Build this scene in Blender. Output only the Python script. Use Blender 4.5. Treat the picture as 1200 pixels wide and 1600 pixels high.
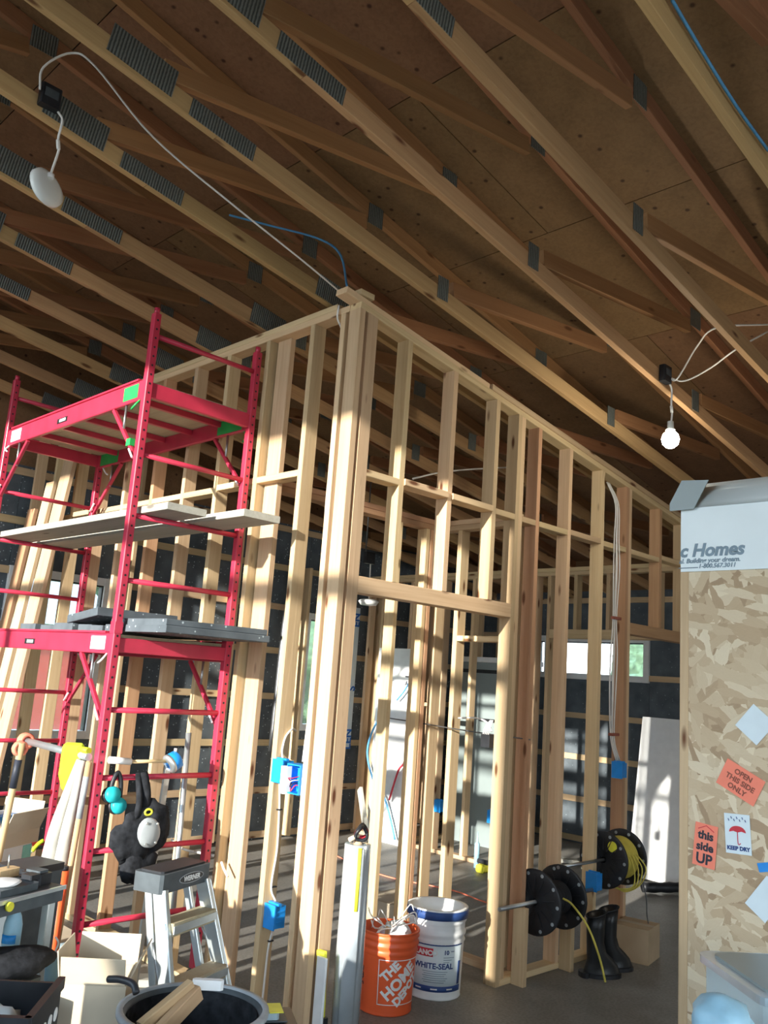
import bpy, bmesh, math, random
from mathutils import Vector, Matrix
random.seed(7)
for o in list(bpy.data.objects): bpy.data.objects.remove(o)
SC = bpy.context.scene
COL = SC.collection
R = math.radians

# ------------------------------------------------------------------ camera
CAM = Vector((-2.934, -3.315, 1.70))
YAW, PITCH, ROLL, FPX = R(45.827), R(10.9815), R(4.1153), 1352.45
FW = Vector((math.cos(PITCH)*math.cos(YAW), math.cos(PITCH)*math.sin(YAW), math.sin(PITCH)))
_r0 = Vector((math.sin(YAW), -math.cos(YAW), 0)); _u0 = _r0.cross(FW)
RT = math.cos(ROLL)*_r0 + math.sin(ROLL)*_u0
UP = math.cos(ROLL)*_u0 - math.sin(ROLL)*_r0
cd = bpy.data.cameras.new('camera'); cam = bpy.data.objects.new('camera', cd); COL.objects.link(cam)
cd.sensor_fit = 'VERTICAL'; cd.sensor_height = 36; cd.lens = FPX*36/1600; cd.clip_start = .02; cd.clip_end = 300
cam.matrix_world = Matrix(((RT.x, UP.x, -FW.x, CAM.x), (RT.y, UP.y, -FW.y, CAM.y), (RT.z, UP.z, -FW.z, CAM.z), (0, 0, 0, 1)))
SC.camera = cam
def ray(u, v): return RT*((u-600)/FPX) - UP*((v-800)/FPX) + FW
def hit(u, v, ax, val):
    d = ray(u, v); return CAM + d*((val-CAM[ax])/d[ax])
def dep(u, v, d): return CAM + ray(u, v)*d

# ------------------------------------------------------------------ world, sun, exposure
SC.view_settings.view_transform = 'Standard'; SC.view_settings.look = 'None'
SC.view_settings.exposure = 0.35; SC.view_settings.gamma = 1; SC.view_settings.use_curve_mapping = False
w = bpy.data.worlds.new('world'); SC.world = w; w.use_nodes = True
nt = w.node_tree; bg = nt.nodes['Background']; bg.inputs['Strength'].default_value = 1.0
tc = nt.nodes.new('ShaderNodeTexCoord'); sx = nt.nodes.new('ShaderNodeSeparateXYZ'); rp = nt.nodes.new('ShaderNodeValToRGB')
rp.color_ramp.elements[0].position = 0.0; rp.color_ramp.elements[0].color = (.92, 1.0, 1.05, 1)
rp.color_ramp.elements[1].position = .7; rp.color_ramp.elements[1].color = (.50, .74, 1.0, 1)
ml = nt.nodes.new('ShaderNodeVectorMath'); ml.operation = 'SCALE'; ml.inputs['Scale'].default_value = 4.4
nt.links.new(tc.outputs['Generated'], sx.inputs[0]); nt.links.new(sx.outputs['Z'], rp.inputs[0])
nt.links.new(rp.outputs[0], ml.inputs[0]); nt.links.new(ml.outputs[0], bg.inputs['Color'])
sd = bpy.data.lights.new('sun', 'SUN'); sun = bpy.data.objects.new('sun', sd); COL.objects.link(sun)
sd.energy = 8.8; sd.color = (1.0, .94, .84); sd.angle = R(.8)
_el = R(14.5); _sd = Vector((math.cos(_el)*math.cos(R(11.5)), math.cos(_el)*math.sin(R(11.5)), -math.sin(_el)))
sun.rotation_euler = _sd.to_track_quat('-Z', 'Y').to_euler()

# ------------------------------------------------------------------ materials
MATS = {}
def newmat(name, rough=.6, metal=0.0, spec=.3):
    m = bpy.data.materials.new(name); m.use_nodes = True
    b = m.node_tree.nodes['Principled BSDF']
    b.inputs['Roughness'].default_value = rough; b.inputs['Metallic'].default_value = metal
    b.inputs['Specular IOR Level'].default_value = spec
    MATS[name] = m; return m, m.node_tree, b
def N(t, typ, **kw):
    n = t.nodes.new('ShaderNode'+typ)
    for k, v in kw.items():
        if hasattr(n, k): setattr(n, k, v)
        else: n.inputs[k].default_value = v
    return n
def ramp(t, fac, stops):
    n = t.nodes.new('ShaderNodeValToRGB'); e = n.color_ramp.elements
    while len(e) < len(stops): e.new(.5)
    for i, (p, c) in enumerate(stops):
        e[i].position = p; e[i].color = (*c, 1) if len(c) == 3 else c
    t.links.new(fac, n.inputs[0]); return n
def plain(name, col, rough=.5, metal=0.0, spec=.3, var=.12, scale=14, bump=0.0):
    m, t, b = newmat(name, rough, metal, spec)
    c = N(t, 'TexCoord'); n = N(t, 'TexNoise', Scale=scale, Detail=4.0)
    t.links.new(c.outputs['Object'], n.inputs['Vector'])
    lo = tuple(max(0, x*(1-var)) for x in col); hi = tuple(min(1, x*(1+var)) for x in col)
    r = ramp(t, n.outputs['Fac'], [(.3, lo), (.7, hi)]); t.links.new(r.outputs[0], b.inputs['Base Color'])
    if bump:
        bp = N(t, 'Bump', Strength=bump, Distance=.01); t.links.new(n.outputs['Fac'], bp.inputs['Height']); t.links.new(bp.outputs[0], b.inputs['Normal'])
    return m
def wood(name, light, dark, knot=(.16, .07, .03), rough=.65, tint=.22, knots=True):
    """sawn timber, grain along local Z, each board its own shade"""
    m, t, b = newmat(name, rough, 0, .2)
    c = N(t, 'TexCoord'); oi = N(t, 'ObjectInfo')
    rv = N(t, 'VectorMath', operation='SCALE'); rv.inputs[0].default_value = (37, 53, 71); t.links.new(oi.outputs['Random'], rv.inputs['Scale'])
    ad = N(t, 'VectorMath', operation='ADD'); t.links.new(c.outputs['Object'], ad.inputs[0]); t.links.new(rv.outputs[0], ad.inputs[1])
    mp = N(t, 'Mapping'); mp.inputs['Scale'].default_value = (46, 46, 1.6); t.links.new(ad.outputs[0], mp.inputs['Vector'])
    n1 = N(t, 'TexNoise', Scale=1.0, Detail=5.0, Distortion=.8); t.links.new(mp.outputs[0], n1.inputs['Vector'])
    mp2 = N(t, 'Mapping'); mp2.inputs['Scale'].default_value = (7, 7, .7); t.links.new(ad.outputs[0], mp2.inputs['Vector'])
    n2 = N(t, 'TexNoise', Scale=1.0, Detail=2.0); t.links.new(mp2.outputs[0], n2.inputs['Vector'])
    g = ramp(t, n1.outputs['Fac'], [(.3, dark), (.62, light)])
    g2 = ramp(t, n2.outputs['Fac'], [(.3, tuple(x*.82 for x in light)), (.7, tuple(min(1, x*1.08) for x in light))])
    mx = N(t, 'Mix', data_type='RGBA'); mx.inputs['Factor'].default_value = .55
    t.links.new(g.outputs[0], mx.inputs[6]); t.links.new(g2.outputs[0], mx.inputs[7]); out = mx.outputs[2]
    if knots:
        mp3 = N(t, 'Mapping'); mp3.inputs['Scale'].default_value = (9, 9, 2.6); t.links.new(ad.outputs[0], mp3.inputs['Vector'])
        vo = N(t, 'TexVoronoi', Scale=1.0); t.links.new(mp3.outputs[0], vo.inputs['Vector'])
        kr = ramp(t, vo.outputs['Distance'], [(.07, (1, 1, 1)), (.15, (0, 0, 0))])
        mk = N(t, 'Mix', data_type='RGBA'); t.links.new(kr.outputs[0], mk.inputs['Factor']); t.links.new(out, mk.inputs[6]); mk.inputs[7].default_value = (*knot, 1); out = mk.outputs[2]
    hs = N(t, 'HueSaturation'); t.links.new(out, hs.inputs['Color'])
    mr = N(t, 'MapRange'); mr.inputs['To Min'].default_value = 1-tint; mr.inputs['To Max'].default_value = 1+tint*.6; t.links.new(oi.outputs['Random'], mr.inputs['Value']); t.links.new(mr.outputs[0], hs.inputs['Value'])
    fr = N(t, 'Math', operation='FRACT'); m7 = N(t, 'Math', operation='MULTIPLY'); m7.inputs[1].default_value = 7.31
    t.links.new(oi.outputs['Random'], m7.inputs[0]); t.links.new(m7.outputs[0], fr.inputs[0])
    mh = N(t, 'MapRange'); mh.inputs['To Min'].default_value = .488; mh.inputs['To Max'].default_value = .508; t.links.new(fr.outputs[0], mh.inputs['Value']); t.links.new(mh.outputs[0], hs.inputs['Hue'])
    t.links.new(hs.outputs[0], b.inputs['Base Color'])
    bp = N(t, 'Bump', Strength=.25, Distance=.004); t.links.new(n1.outputs['Fac'], bp.inputs['Height']); t.links.new(bp.outputs[0], b.inputs['Normal'])
    return m
def osb(name, cols, scale=26, rough=.7):
    m, t, b = newmat(name, rough, 0, .2)
    c = N(t, 'TexCoord'); prev = None
    sw = N(t, 'SeparateXYZ'); t.links.new(c.outputs['Object'], sw.inputs[0])
    ax = N(t, 'Math', operation='ADD'); t.links.new(sw.outputs['X'], ax.inputs[0]); t.links.new(sw.outputs['Y'], ax.inputs[1])
    cb = N(t, 'CombineXYZ'); t.links.new(ax.outputs[0], cb.inputs['X']); t.links.new(sw.outputs['Z'], cb.inputs['Y'])
    for k, ang in enumerate((0.15, 1.3, 2.5, .7, 1.9, 2.9)):
        m0 = N(t, 'Mapping'); m0.inputs['Rotation'].default_value = (0, 0, ang); t.links.new(cb.outputs[0], m0.inputs['Vector'])
        mp = N(t, 'Mapping'); mp.inputs['Scale'].default_value = (scale*.42, scale*1.5, 1); mp.inputs['Location'].default_value = (k*3.1, k*5.7, 0)
        t.links.new(m0.outputs[0], mp.inputs['Vector'])
        nz = N(t, 'TexNoise', Scale=2.2, Detail=3.0); t.links.new(mp.outputs[0], nz.inputs['Vector'])
        md = N(t, 'VectorMath', operation='MULTIPLY_ADD'); md.inputs[1].default_value = (.55, .55, 0); t.links.new(nz.outputs['Color'], md.inputs[0]); t.links.new(mp.outputs[0], md.inputs[2])
        vo = N(t, 'TexVoronoi', Scale=1.0); vo.voronoi_dimensions = '2D'; vo.inputs['Randomness'].default_value = .9; t.links.new(md.outputs[0], vo.inputs['Vector'])
        sp = N(t, 'SeparateXYZ'); t.links.new(vo.outputs['Color'], sp.inputs[0])
        gr = N(t, 'TexNoise', Scale=9.0, Detail=3.0); mg = N(t, 'Mapping'); mg.inputs['Scale'].default_value = (.5, 5, 1); t.links.new(mp.outputs[0], mg.inputs['Vector']); t.links.new(mg.outputs[0], gr.inputs['Vector'])
        av_ = N(t, 'Math', operation='MULTIPLY_ADD'); av_.inputs[1].default_value = .35; t.links.new(gr.outputs['Fac'], av_.inputs[0])
        hf = N(t, 'Math', operation='MULTIPLY_ADD'); hf.inputs[1].default_value = .8; hf.inputs[2].default_value = -.08; t.links.new(sp.outputs['X'], hf.inputs[0]); t.links.new(hf.outputs[0], av_.inputs[2])
        rr = ramp(t, av_.outputs[0], [(0, cols[0]), (.35, cols[1]), (.65, cols[2]), (.97, cols[3])])
        if prev is None: prev = rr.outputs[0]
        else:
            gt = N(t, 'Math', operation='GREATER_THAN'); gt.inputs[1].default_value = .66; t.links.new(sp.outputs['Y'], gt.inputs[0])
            mx = N(t, 'Mix', data_type='RGBA'); t.links.new(gt.outputs[0], mx.inputs['Factor']); t.links.new(prev, mx.inputs[6]); t.links.new(rr.outputs[0], mx.inputs[7]); prev = mx.outputs[2]
    t.links.new(prev, b.inputs['Base Color'])
    bp = N(t, 'Bump', Strength=.2, Distance=.003); t.links.new(prev, bp.inputs['Height']); t.links.new(bp.outputs[0], b.inputs['Normal'])
    return m
wood('stud', (.70, .52, .31), (.52, .34, .18))
wood('stud_red', (.55, .33, .19), (.42, .22, .11))
wood('truss', (.56, .36, .17), (.40, .23, .10), tint=.2)
wood('truss_web', (.40, .205, .095), (.28, .13, .06), tint=.2)
wood('strap', (.62, .47, .28), (.48, .33, .18), tint=.12)
wood('greywood', (.50, .50, .44), (.36, .36, .31), knot=(.2, .18, .15), tint=.1)
wood('handle', (.60, .43, .24), (.46, .30, .15), knots=False)
wood('ply', (.46, .40, .27), (.36, .30, .20), tint=.05, knots=False)
osb('osb', [(.34, .23, .14), (.52, .39, .25), (.62, .50, .34), (.78, .68, .50)], 22)
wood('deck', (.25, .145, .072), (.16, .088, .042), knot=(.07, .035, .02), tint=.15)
plain('red', (.52, .035, .075), .35, 0, .5, .12, 8)
plain('green', (.03, .42, .10), .45)
plain('alu', (.62, .68, .70), .35, .75, .5, .08)
plain('steel', (.45, .48, .50), .35, .9, .5, .1)
plain('darksteel', (.16, .17, .18), .4, .7, .5, .1)
plain('black', (.018, .020, .024), .45, 0, .4, .3)
plain('blackfab', (.022, .024, .028), .9, 0, .1, .4, 30, .4)
plain('darkgrey', (.07, .085, .095), .55, 0, .3, .2)
plain('grey', (.33, .36, .38), .6, 0, .3, .15)
plain('white', (.80, .82, .82), .5, 0, .3, .04)
plain('wrap', (.74, .82, .84), .35, 0, .4, .05, 3)
plain('whiteshiny', (.78, .80, .80), .22, 0, .5, .04)
plain('cable', (.78, .76, .72), .45, 0, .4, .05)
plain('bluecable', (.10, .33, .60), .45)
plain('redcable', (.62, .05, .08), .45)
plain('yellowcable', (.70, .60, .12), .45)
plain('bluebox', (.015, .26, .72), .38, 0, .45, .08)
plain('orange', (.80, .12, .035), .4, 0, .4, .08, 5)
plain('ink', (.03, .07, .22), .5); plain('blackink', (.03, .035, .05), .5)
plain('blueink', (.03, .16, .55), .5); plain('redink', (.62, .04, .06), .5); plain('greyink', (.22, .30, .36), .6)
plain('sticker', (.90, .25, .16), .55, 0, .3, .04); plain('paper', (.70, .80, .84), .6, 0, .2, .03)
plain('card', (.50, .38, .25), .75, 0, .1, .08, 6); plain('cardpale', (.56, .48, .36), .75, 0, .1, .08, 6)
plain('teal', (.02, .42, .46), .4); plain('lime', (.45, .62, .03), .5); plain('yellow', (.72, .70, .06), .45)
plain('tealbox', (.25, .62, .55), .5); plain('canvas', (.44, .43, .39), .85, 0, .1, .12, 9, .5)
plain('skyblue', (.30, .52, .66), .4); plain('rubber', (.012, .014, .016), .38, 0, .5, .2)
plain('foil', (.60, .68, .74), .22, .55, .5, .1, 7, .3); plain('brick', (.30, .10, .07), .8)
plain('kneecap', (.34, .37, .38), .4)
plain('trunk', (.12, .08, .05), .9); plain('leaf', (.06, .12, .06), .8, 0, .2, .5, 6, .6); plain('leaf2', (.11, .19, .11), .8, 0, .2, .5, 6, .6)
plain('grass', (.14, .25, .07), .9, 0, .1, .3, 3); plain('gravel', (.19, .17, .145), .9, 0, .1, .2, 3); plain('housered', (.45, .07, .05), .7)
plain('drywall', (.42, .43, .42), .8, 0, .1, .05)
plain('plasticgrey', (.24, .29, .29), .3, 0, .4, .05, 3)
def special():
    m, t, b = newmat('foam', .75, 0, .25)                       # dark graphite insulation with pale specks
    c = N(t, 'TexCoord'); v = N(t, 'TexVoronoi', Scale=34.0); t.links.new(c.outputs['Object'], v.inputs['Vector'])
    sp = N(t, 'SeparateXYZ'); t.links.new(v.outputs['Color'], sp.inputs[0])
    r1 = ramp(t, v.outputs['Distance'], [(.16, (1, 1, 1)), (.24, (0, 0, 0))]); g = N(t, 'Math', operation='GREATER_THAN'); g.inputs[1].default_value = .62; t.links.new(sp.outputs['X'], g.inputs[0])
    mu = N(t, 'Math', operation='MULTIPLY'); t.links.new(r1.outputs[0], mu.inputs[0]); t.links.new(g.outputs[0], mu.inputs[1])
    n = N(t, 'TexNoise', Scale=6.0, Detail=5.0); t.links.new(c.outputs['Object'], n.inputs['Vector'])
    base = ramp(t, n.outputs['Fac'], [(.3, (.070, .086, .100)), (.7, (.125, .150, .170))])
    mx = N(t, 'Mix', data_type='RGBA'); t.links.new(mu.outputs[0], mx.inputs['Factor']); t.links.new(base.outputs[0], mx.inputs[6]); mx.inputs[7].default_value = (.42, .50, .54, 1)
    t.links.new(mx.outputs[2], b.inputs['Base Color'])
    m, t, b = newmat('concrete', .55, 0, .35)
    c = N(t, 'TexCoord'); n = N(t, 'TexNoise', Scale=1.3, Detail=8.0, Roughness=.65); t.links.new(c.outputs['Object'], n.inputs['Vector'])
    n2 = N(t, 'TexNoise', Scale=60.0, Detail=2.0); t.links.new(c.outputs['Object'], n2.inputs['Vector'])
    r1 = ramp(t, n.outputs['Fac'], [(.3, (.15, .145, .13)), (.55, (.23, .22, .20)), (.75, (.30, .29, .265))])
    r2 = ramp(t, n2.outputs['Fac'], [(.35, (.72, .72, .72)), (.6, (1, 1, 1))])
    mx = N(t, 'Mix', data_type='RGBA', blend_type='MULTIPLY'); mx.inputs['Factor'].default_value = .8
    t.links.new(r1.outputs[0], mx.inputs[6]); t.links.new(r2.outputs[0], mx.inputs[7]); t.links.new(mx.outputs[2], b.inputs['Base Color'])
    bp = N(t, 'Bump', Strength=.12, Distance=.01); t.links.new(n.outputs['Fac'], bp.inputs['Height']); t.links.new(bp.outputs[0], b.inputs['Normal'])
    m, t, b = newmat('plate', .5, .55, .4)                       # toothed galvanised truss plate
    c = N(t, 'TexCoord'); wv = N(t, 'TexWave', Scale=22.0, Distortion=1.2); wv.bands_direction = 'X'; wv.inputs['Detail Scale'].default_value = 3
    t.links.new(c.outputs['Object'], wv.inputs['Vector'])
    r1 = ramp(t, wv.outputs['Color'], [(.25, (.10, .115, .11)), (.7, (.27, .30, .28))]); t.links.new(r1.outputs[0], b.inputs['Base Color'])
    bp = N(t, 'Bump', Strength=.6, Distance=.006); t.links.new(wv.outputs['Color'], bp.inputs['Height']); t.links.new(bp.outputs[0], b.inputs['Normal'])
    m, t, b = newmat('glass', .02, 0, .5); b.inputs['Base Color'].default_value = (.85, .95, .93, 1); b.inputs['Alpha'].default_value = .18
    m, t, b = newmat('clearplastic', .15, 0, .5); b.inputs['Base Color'].default_value = (.55, .72, .80, 1); b.inputs['Alpha'].default_value = .55
    m, t, b = newmat('bulb', .3); b.inputs['Base Color'].default_value = (1, 1, 1, 1); b.inputs['Emission Color'].default_value = (1, .95, .78, 1); b.inputs['Emission Strength'].default_value = 40
    m, t, b = newmat('opal', .25, 0, .5); b.inputs['Base Color'].default_value = (.75, .78, .76, 1)
special()

# ------------------------------------------------------------------ builders
def setp(o, label=None, cat=None, group=None, kind=None):
    if label: o['label'] = label
    if cat: o['category'] = cat
    if group: o['group'] = group
    if kind: o['kind'] = kind
    return o
def thing(name, label, cat, loc=(0, 0, 0), rotz=0.0, group=None):
    o = bpy.data.objects.new(name, None); COL.objects.link(o); o.empty_display_size = .1
    o.matrix_world = Matrix.Translation(Vector(loc)) @ Matrix.Rotation(rotz, 4, 'Z')
    return setp(o, label, cat, group)
def struct(name, loc=(0, 0, 0), label=None, cat='wall'):
    o = thing(name, label or name.replace('_', ' '), cat, loc); o['kind'] = 'structure'; return o
def put(name, me, m, parent=None, W=None):
    """link a mesh; W is its world matrix, or, under a parent, its matrix in the parent's own frame when L is used"""
    o = bpy.data.objects.new(name, me); COL.objects.link(o)
    if m is not None and not me.materials: me.materials.append(MATS[m])
    W = W or Matrix.Identity(4)
    if parent is not None:
        o.parent = parent; P = parent.matrix_basis.copy(); q = parent.parent
        while q: P = q.matrix_basis @ P; q = q.parent
        o.matrix_basis = P.inverted() @ W
    else: o.matrix_basis = W
    return o
def mesh(v, f, smooth=False):
    me = bpy.data.meshes.new('m'); me.from_pydata([tuple(x) for x in v], [], f); me.validate(); me.update()
    if smooth: me.shade_smooth()
    return me
_bc = {}
def boxme(sx, sy, sz, ch=0.0):
    k = (round(sx, 4), round(sy, 4), round(sz, 4), ch)
    a, b, c = sx/2, sy/2, sz/2
    if ch <= 0:
        v = [(x, y, z) for z in (-c, c) for y in (-b, b) for x in (-a, a)]
        return mesh(v, [(0, 2, 3, 1), (4, 5, 7, 6), (0, 1, 5, 4), (2, 6, 7, 3), (0, 4, 6, 2), (1, 3, 7, 5)])
    ring = [(a-ch, -b), (a, -b+ch), (a, b-ch), (a-ch, b), (-a+ch, b), (-a, b-ch), (-a, -b+ch), (-a+ch, -b)]
    v = [(x, y, -c) for x, y in ring]+[(x, y, c) for x, y in ring]
    return mesh(v, [tuple(range(7, -1, -1)), tuple(range(8, 16))]+[(i, (i+1) % 8, 8+(i+1) % 8, 8+i) for i in range(8)])
def frame(z, x=None):
    z = Vector(z).normalized(); h = Vector(x) if x is not None else (Vector((0, 0, 1)) if abs(z.z) < .9 else Vector((1, 0, 0)))
    y = z.cross(h).normalized(); x = y.cross(z).normalized()
    return Matrix(((x.x, y.x, z.x, 0), (x.y, y.y, z.y, 0), (x.z, y.z, z.z, 0), (0, 0, 0, 1)))
def bar(name, p0, p1, sx, sy, m, parent=None, xdir=None, ch=.003):
    """rectangular member from p0 to p1; local x (size sx) lies nearest xdir"""
    p0, p1 = Vector(p0), Vector(p1); d = p1-p0
    return put(name, boxme(sx, sy, d.length, ch), m, parent, Matrix.Translation((p0+p1)/2) @ frame(d, xdir))
def abox(name, x0, x1, y0, y1, z0, z1, m, parent=None, ch=.003):
    s = [x1-x0, y1-y0, z1-z0]; c = Vector(((x0+x1)/2, (y0+y1)/2, (z0+z1)/2)); k = s.index(max(s))
    if k == 2: return put(name, boxme(s[0], s[1], s[2], ch), m, parent, Matrix.Translation(c))
    if k == 0: return put(name, boxme(s[2], s[1], s[0], ch), m, parent, Matrix.Translation(c) @ Matrix.Rotation(R(90), 4, 'Y'))
    return put(name, boxme(s[0], s[2], s[1], ch), m, parent, Matrix.Translation(c) @ Matrix.Rotation(R(90), 4, 'X'))
def cylme(r, h, n=20, r2=None, smooth=True):
    r2 = r if r2 is None else r2; v = []
    for i in range(n):
        a = 2*math.pi*i/n; v += [(r*math.cos(a), r*math.sin(a), 0), (r2*math.cos(a), r2*math.sin(a), h)]
    f = [(2*i, 2*((i+1) % n), 2*((i+1) % n)+1, 2*i+1) for i in range(n)]+[tuple(range(2*n-2, -1, -2)), tuple(range(1, 2*n, 2))]
    me = mesh(v, f)
    if smooth:
        for p in me.polygons: p.use_smooth = len(p.vertices) == 4
    return me
def rod(name, p0, p1, r, m, parent=None, n=12):
    p0, p1 = Vector(p0), Vector(p1); d = p1-p0
    return put(name, cylme(r, d.length, n), m, parent, Matrix.Translation(p0) @ frame(d))
def lathe(prof, n=32, smooth=True, close=False):
    v = []; f = []; k = len(prof)
    for i in range(n):
        a = 2*math.pi*i/n; v += [(r*math.cos(a), r*math.sin(a), z) for r, z in prof]
    for i in range(n):
        for j in range(k-1+(1 if close else 0)):
            a, b = i*k+j, i*k+(j+1) % k; c, d = ((i+1) % n)*k+(j+1) % k, ((i+1) % n)*k+j
            f.append((a, d, c, b))
    me = mesh(v, f, smooth)
    bm = bmesh.new(); bm.from_mesh(me); bmesh.ops.remove_doubles(bm, verts=bm.verts, dist=1e-5); bmesh.ops.recalc_face_normals(bm, faces=bm.faces); bm.to_mesh(me); bm.free()
    if smooth: me.shade_smooth()
    return me
def spline(pts, k=6):
    P = [Vector(p) for p in pts]; P = [P[0]*2-P[1]]+P+[P[-1]*2-P[-2]]; o = []
    for i in range(1, len(P)-2):
        for j in range(k):
            t = j/k; a, b, c, d = P[i-1], P[i], P[i+1], P[i+2]
            o.append(.5*((2*b)+(c-a)*t+(2*a-5*b+4*c-d)*t*t+(3*b-a-3*c+d)*t**3))
    return o+[P[-2]]
def tubeme(pts, r, n=6, k=6, taper=None):
    P = spline(pts, k) if k > 1 else [Vector(p) for p in pts]; v = []; f = []; px = None
    for i, p in enumerate(P):
        d = (P[min(i+1, len(P)-1)]-P[max(i-1, 0)]).normalized()
        h = px if px is not None else (Vector((0, 0, 1)) if abs(d.z) < .9 else Vector((1, 0, 0)))
        x = (h-d*h.dot(d)).normalized(); y = d.cross(x); px = x
        rr = r if taper is None else r*taper(i/(len(P)-1))
        v += [p+(x*math.cos(2*math.pi*j/n)+y*math.sin(2*math.pi*j/n))*rr for j in range(n)]
    for i in range(len(P)-1):
        f += [(i*n+j, i*n+(j+1) % n, (i+1)*n+(j+1) % n, (i+1)*n+j) for j in range(n)]
    f += [tuple(range(n-1, -1, -1)), tuple(range(len(v)-n, len(v)))]
    me = mesh(v, f, True); return me
def tube(name, pts, r, m, parent=None, n=6, k=6, taper=None): return put(name, tubeme(pts, r, n, k, taper), m, parent)
def cable(name, pts, r, m, label, group=None, cat='cable', k=6):
    o = tube(name, pts, r, m, None, 6, k); return setp(o, label, cat, group)
def prism(poly, h, smooth=False):
    n = len(poly); v = [(x, y, 0) for x, y in poly]+[(x, y, h) for x, y in poly]
    return mesh(v, [tuple(range(n-1, -1, -1)), tuple(range(n, 2*n))]+[(i, (i+1) % n, n+(i+1) % n, n+i) for i in range(n)], smooth)
def blob(rx, ry, rz, sub=3, noise=.12, seed=0, fr=2.0):
    from mathutils import noise as nz
    bm = bmesh.new(); bmesh.ops.create_icosphere(bm, subdivisions=sub, radius=1)
    for v in bm.verts:
        q = 1+noise*nz.noise(v.co*fr+Vector((seed*3.1, seed*1.7, seed))); v.co = Vector((v.co.x*rx*q, v.co.y*ry*q, v.co.z*rz*q))
    me = bpy.data.meshes.new('m'); bm.to_mesh(me); bm.free(); me.shade_smooth(); return me
def rrect(a, b, r, n=5):
    o = []
    for cx, cy, s in ((a-r, b-r, 0), (-a+r, b-r, 90), (-a+r, -b+r, 180), (a-r, -b+r, 270)):
        o += [(cx+r*math.cos(R(s+90*i/n)), cy+r*math.sin(R(s+90*i/n))) for i in range(n+1)]
    return o
_tx = {}
def textme(s, size, bold=0.0, shear=0.0, ext=.0006, align='LEFT'):
    cu = bpy.data.curves.new('t', 'FONT'); cu.body = s; cu.size = size; cu.offset = bold; cu.shear = shear; cu.extrude = ext; cu.align_x = align; cu.resolution_u = 3
    o = bpy.data.objects.new('t', cu); COL.objects.link(o); bpy.context.view_layer.update()
    me = bpy.data.meshes.new_from_object(o.evaluated_get(bpy.context.evaluated_depsgraph_get()))
    bpy.data.objects.remove(o); bpy.data.curves.remove(cu); me.materials.clear(); return me
def bend(me, r, a0, z0, rot=0.0, taper=0.0):
    """wrap a flat mesh (x right, y up) round a vertical cylinder, facing outward at angle a0"""
    c, s = math.cos(rot), math.sin(rot)
    for v in me.vertices:
        x, y, z = v.co; x, y = c*x-s*y, s*x+c*y
        rr = r+taper*(z0+y)+z; a = a0+x/max(r, .01); v.co = (rr*math.cos(a), rr*math.sin(a), z0+y)
    me.update(); return me
def strip(a0, a1, r, z0, z1, n=16, t=.0008, taper=0.0):
    """thin curved label"""
    v = []; f = []
    for i in range(n+1):
        a = a0+(a1-a0)*i/n
        for z in (z0, z1):
            for q in (0, t): v.append(((r+taper*z+q)*math.cos(a), (r+taper*z+q)*math.sin(a), z))
    for i in range(n):
        b = i*4; c = b+4
        f += [(b+1, c+1, c+3, b+3), (b, b+2, c+2, c), (b, c, c+1, b+1), (b+2, b+3, c+3, c+2)]
    f += [(0, 1, 3, 2), (n*4, n*4+2, n*4+3, n*4+1)]
    return mesh(v, f, True)
def facing(p, normal, up=(0, 0, 1)):
    """matrix: local x right, y up, z = normal"""
    z = Vector(normal).normalized(); u = Vector(up); x = u.cross(z).normalized(); y = z.cross(x)
    return Matrix(((x.x, y.x, z.x, p[0]), (x.y, y.y, z.y, p[1]), (x.z, y.z, z.z, p[2]), (0, 0, 0, 1)))

# ================================================================== THE SHELL
XL, XR, YF, YB = -5.0, 6.3, -7.5, 4.2
SLB, SLT = .145, .20                                  # slopes of bottom and top chords
def zc(x): return 3.774-SLB*x                         # underside of bottom chords
def zt(x): return 4.50-SLT*x                          # underside of top chords
fl = put('floor', mesh([(XL-.3, YF-.3, 0), (XR+.3, YF-.3, 0), (XR+.3, YB+.3, 0), (XL-.3, YB+.3, 0), (XL-.3, YF-.3, -.2), (XR+.3, YF-.3, -.2), (XR+.3, YB+.3, -.2), (XL-.3, YB+.3, -.2)],
    [(0, 1, 2, 3), (7, 6, 5, 4), (0, 4, 5, 1), (1, 5, 6, 2), (2, 6, 7, 3), (3, 7, 4, 0)]), 'concrete'); setp(fl, 'grey concrete slab floor of the unfinished building', 'floor', kind='structure')
ceil = struct('ceiling', (0, 0, 4), 'brown wooden roof sheathing panels above the trusses', 'ceiling')
ang = math.atan(SLT); px = XL
while px < XR+.3:
    py = YF-.2
    k = int((px-XL)/1.2)
    if k % 2: py -= 1.2
    while py < YB+.3:
        c = Vector((px+.6, py+1.2, zt(px+.6)+.092+.009))
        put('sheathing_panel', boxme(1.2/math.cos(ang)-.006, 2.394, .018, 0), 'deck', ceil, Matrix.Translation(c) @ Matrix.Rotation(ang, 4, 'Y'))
        py += 2.4
    px += 1.2
_a = Vector(((XL+XR)/2, (YF+YB)/2, zt((XL+XR)/2)+.135))
put('sky_gap_blocker', boxme((XR-XL+1.2)/math.cos(ang), YB-YF+1.0, .012, 0), 'darkgrey', ceil, Matrix.Translation(_a) @ Matrix.Rotation(ang, 4, 'Y'))  # unseen sheet added to block sky light coming through the panel gaps
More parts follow.
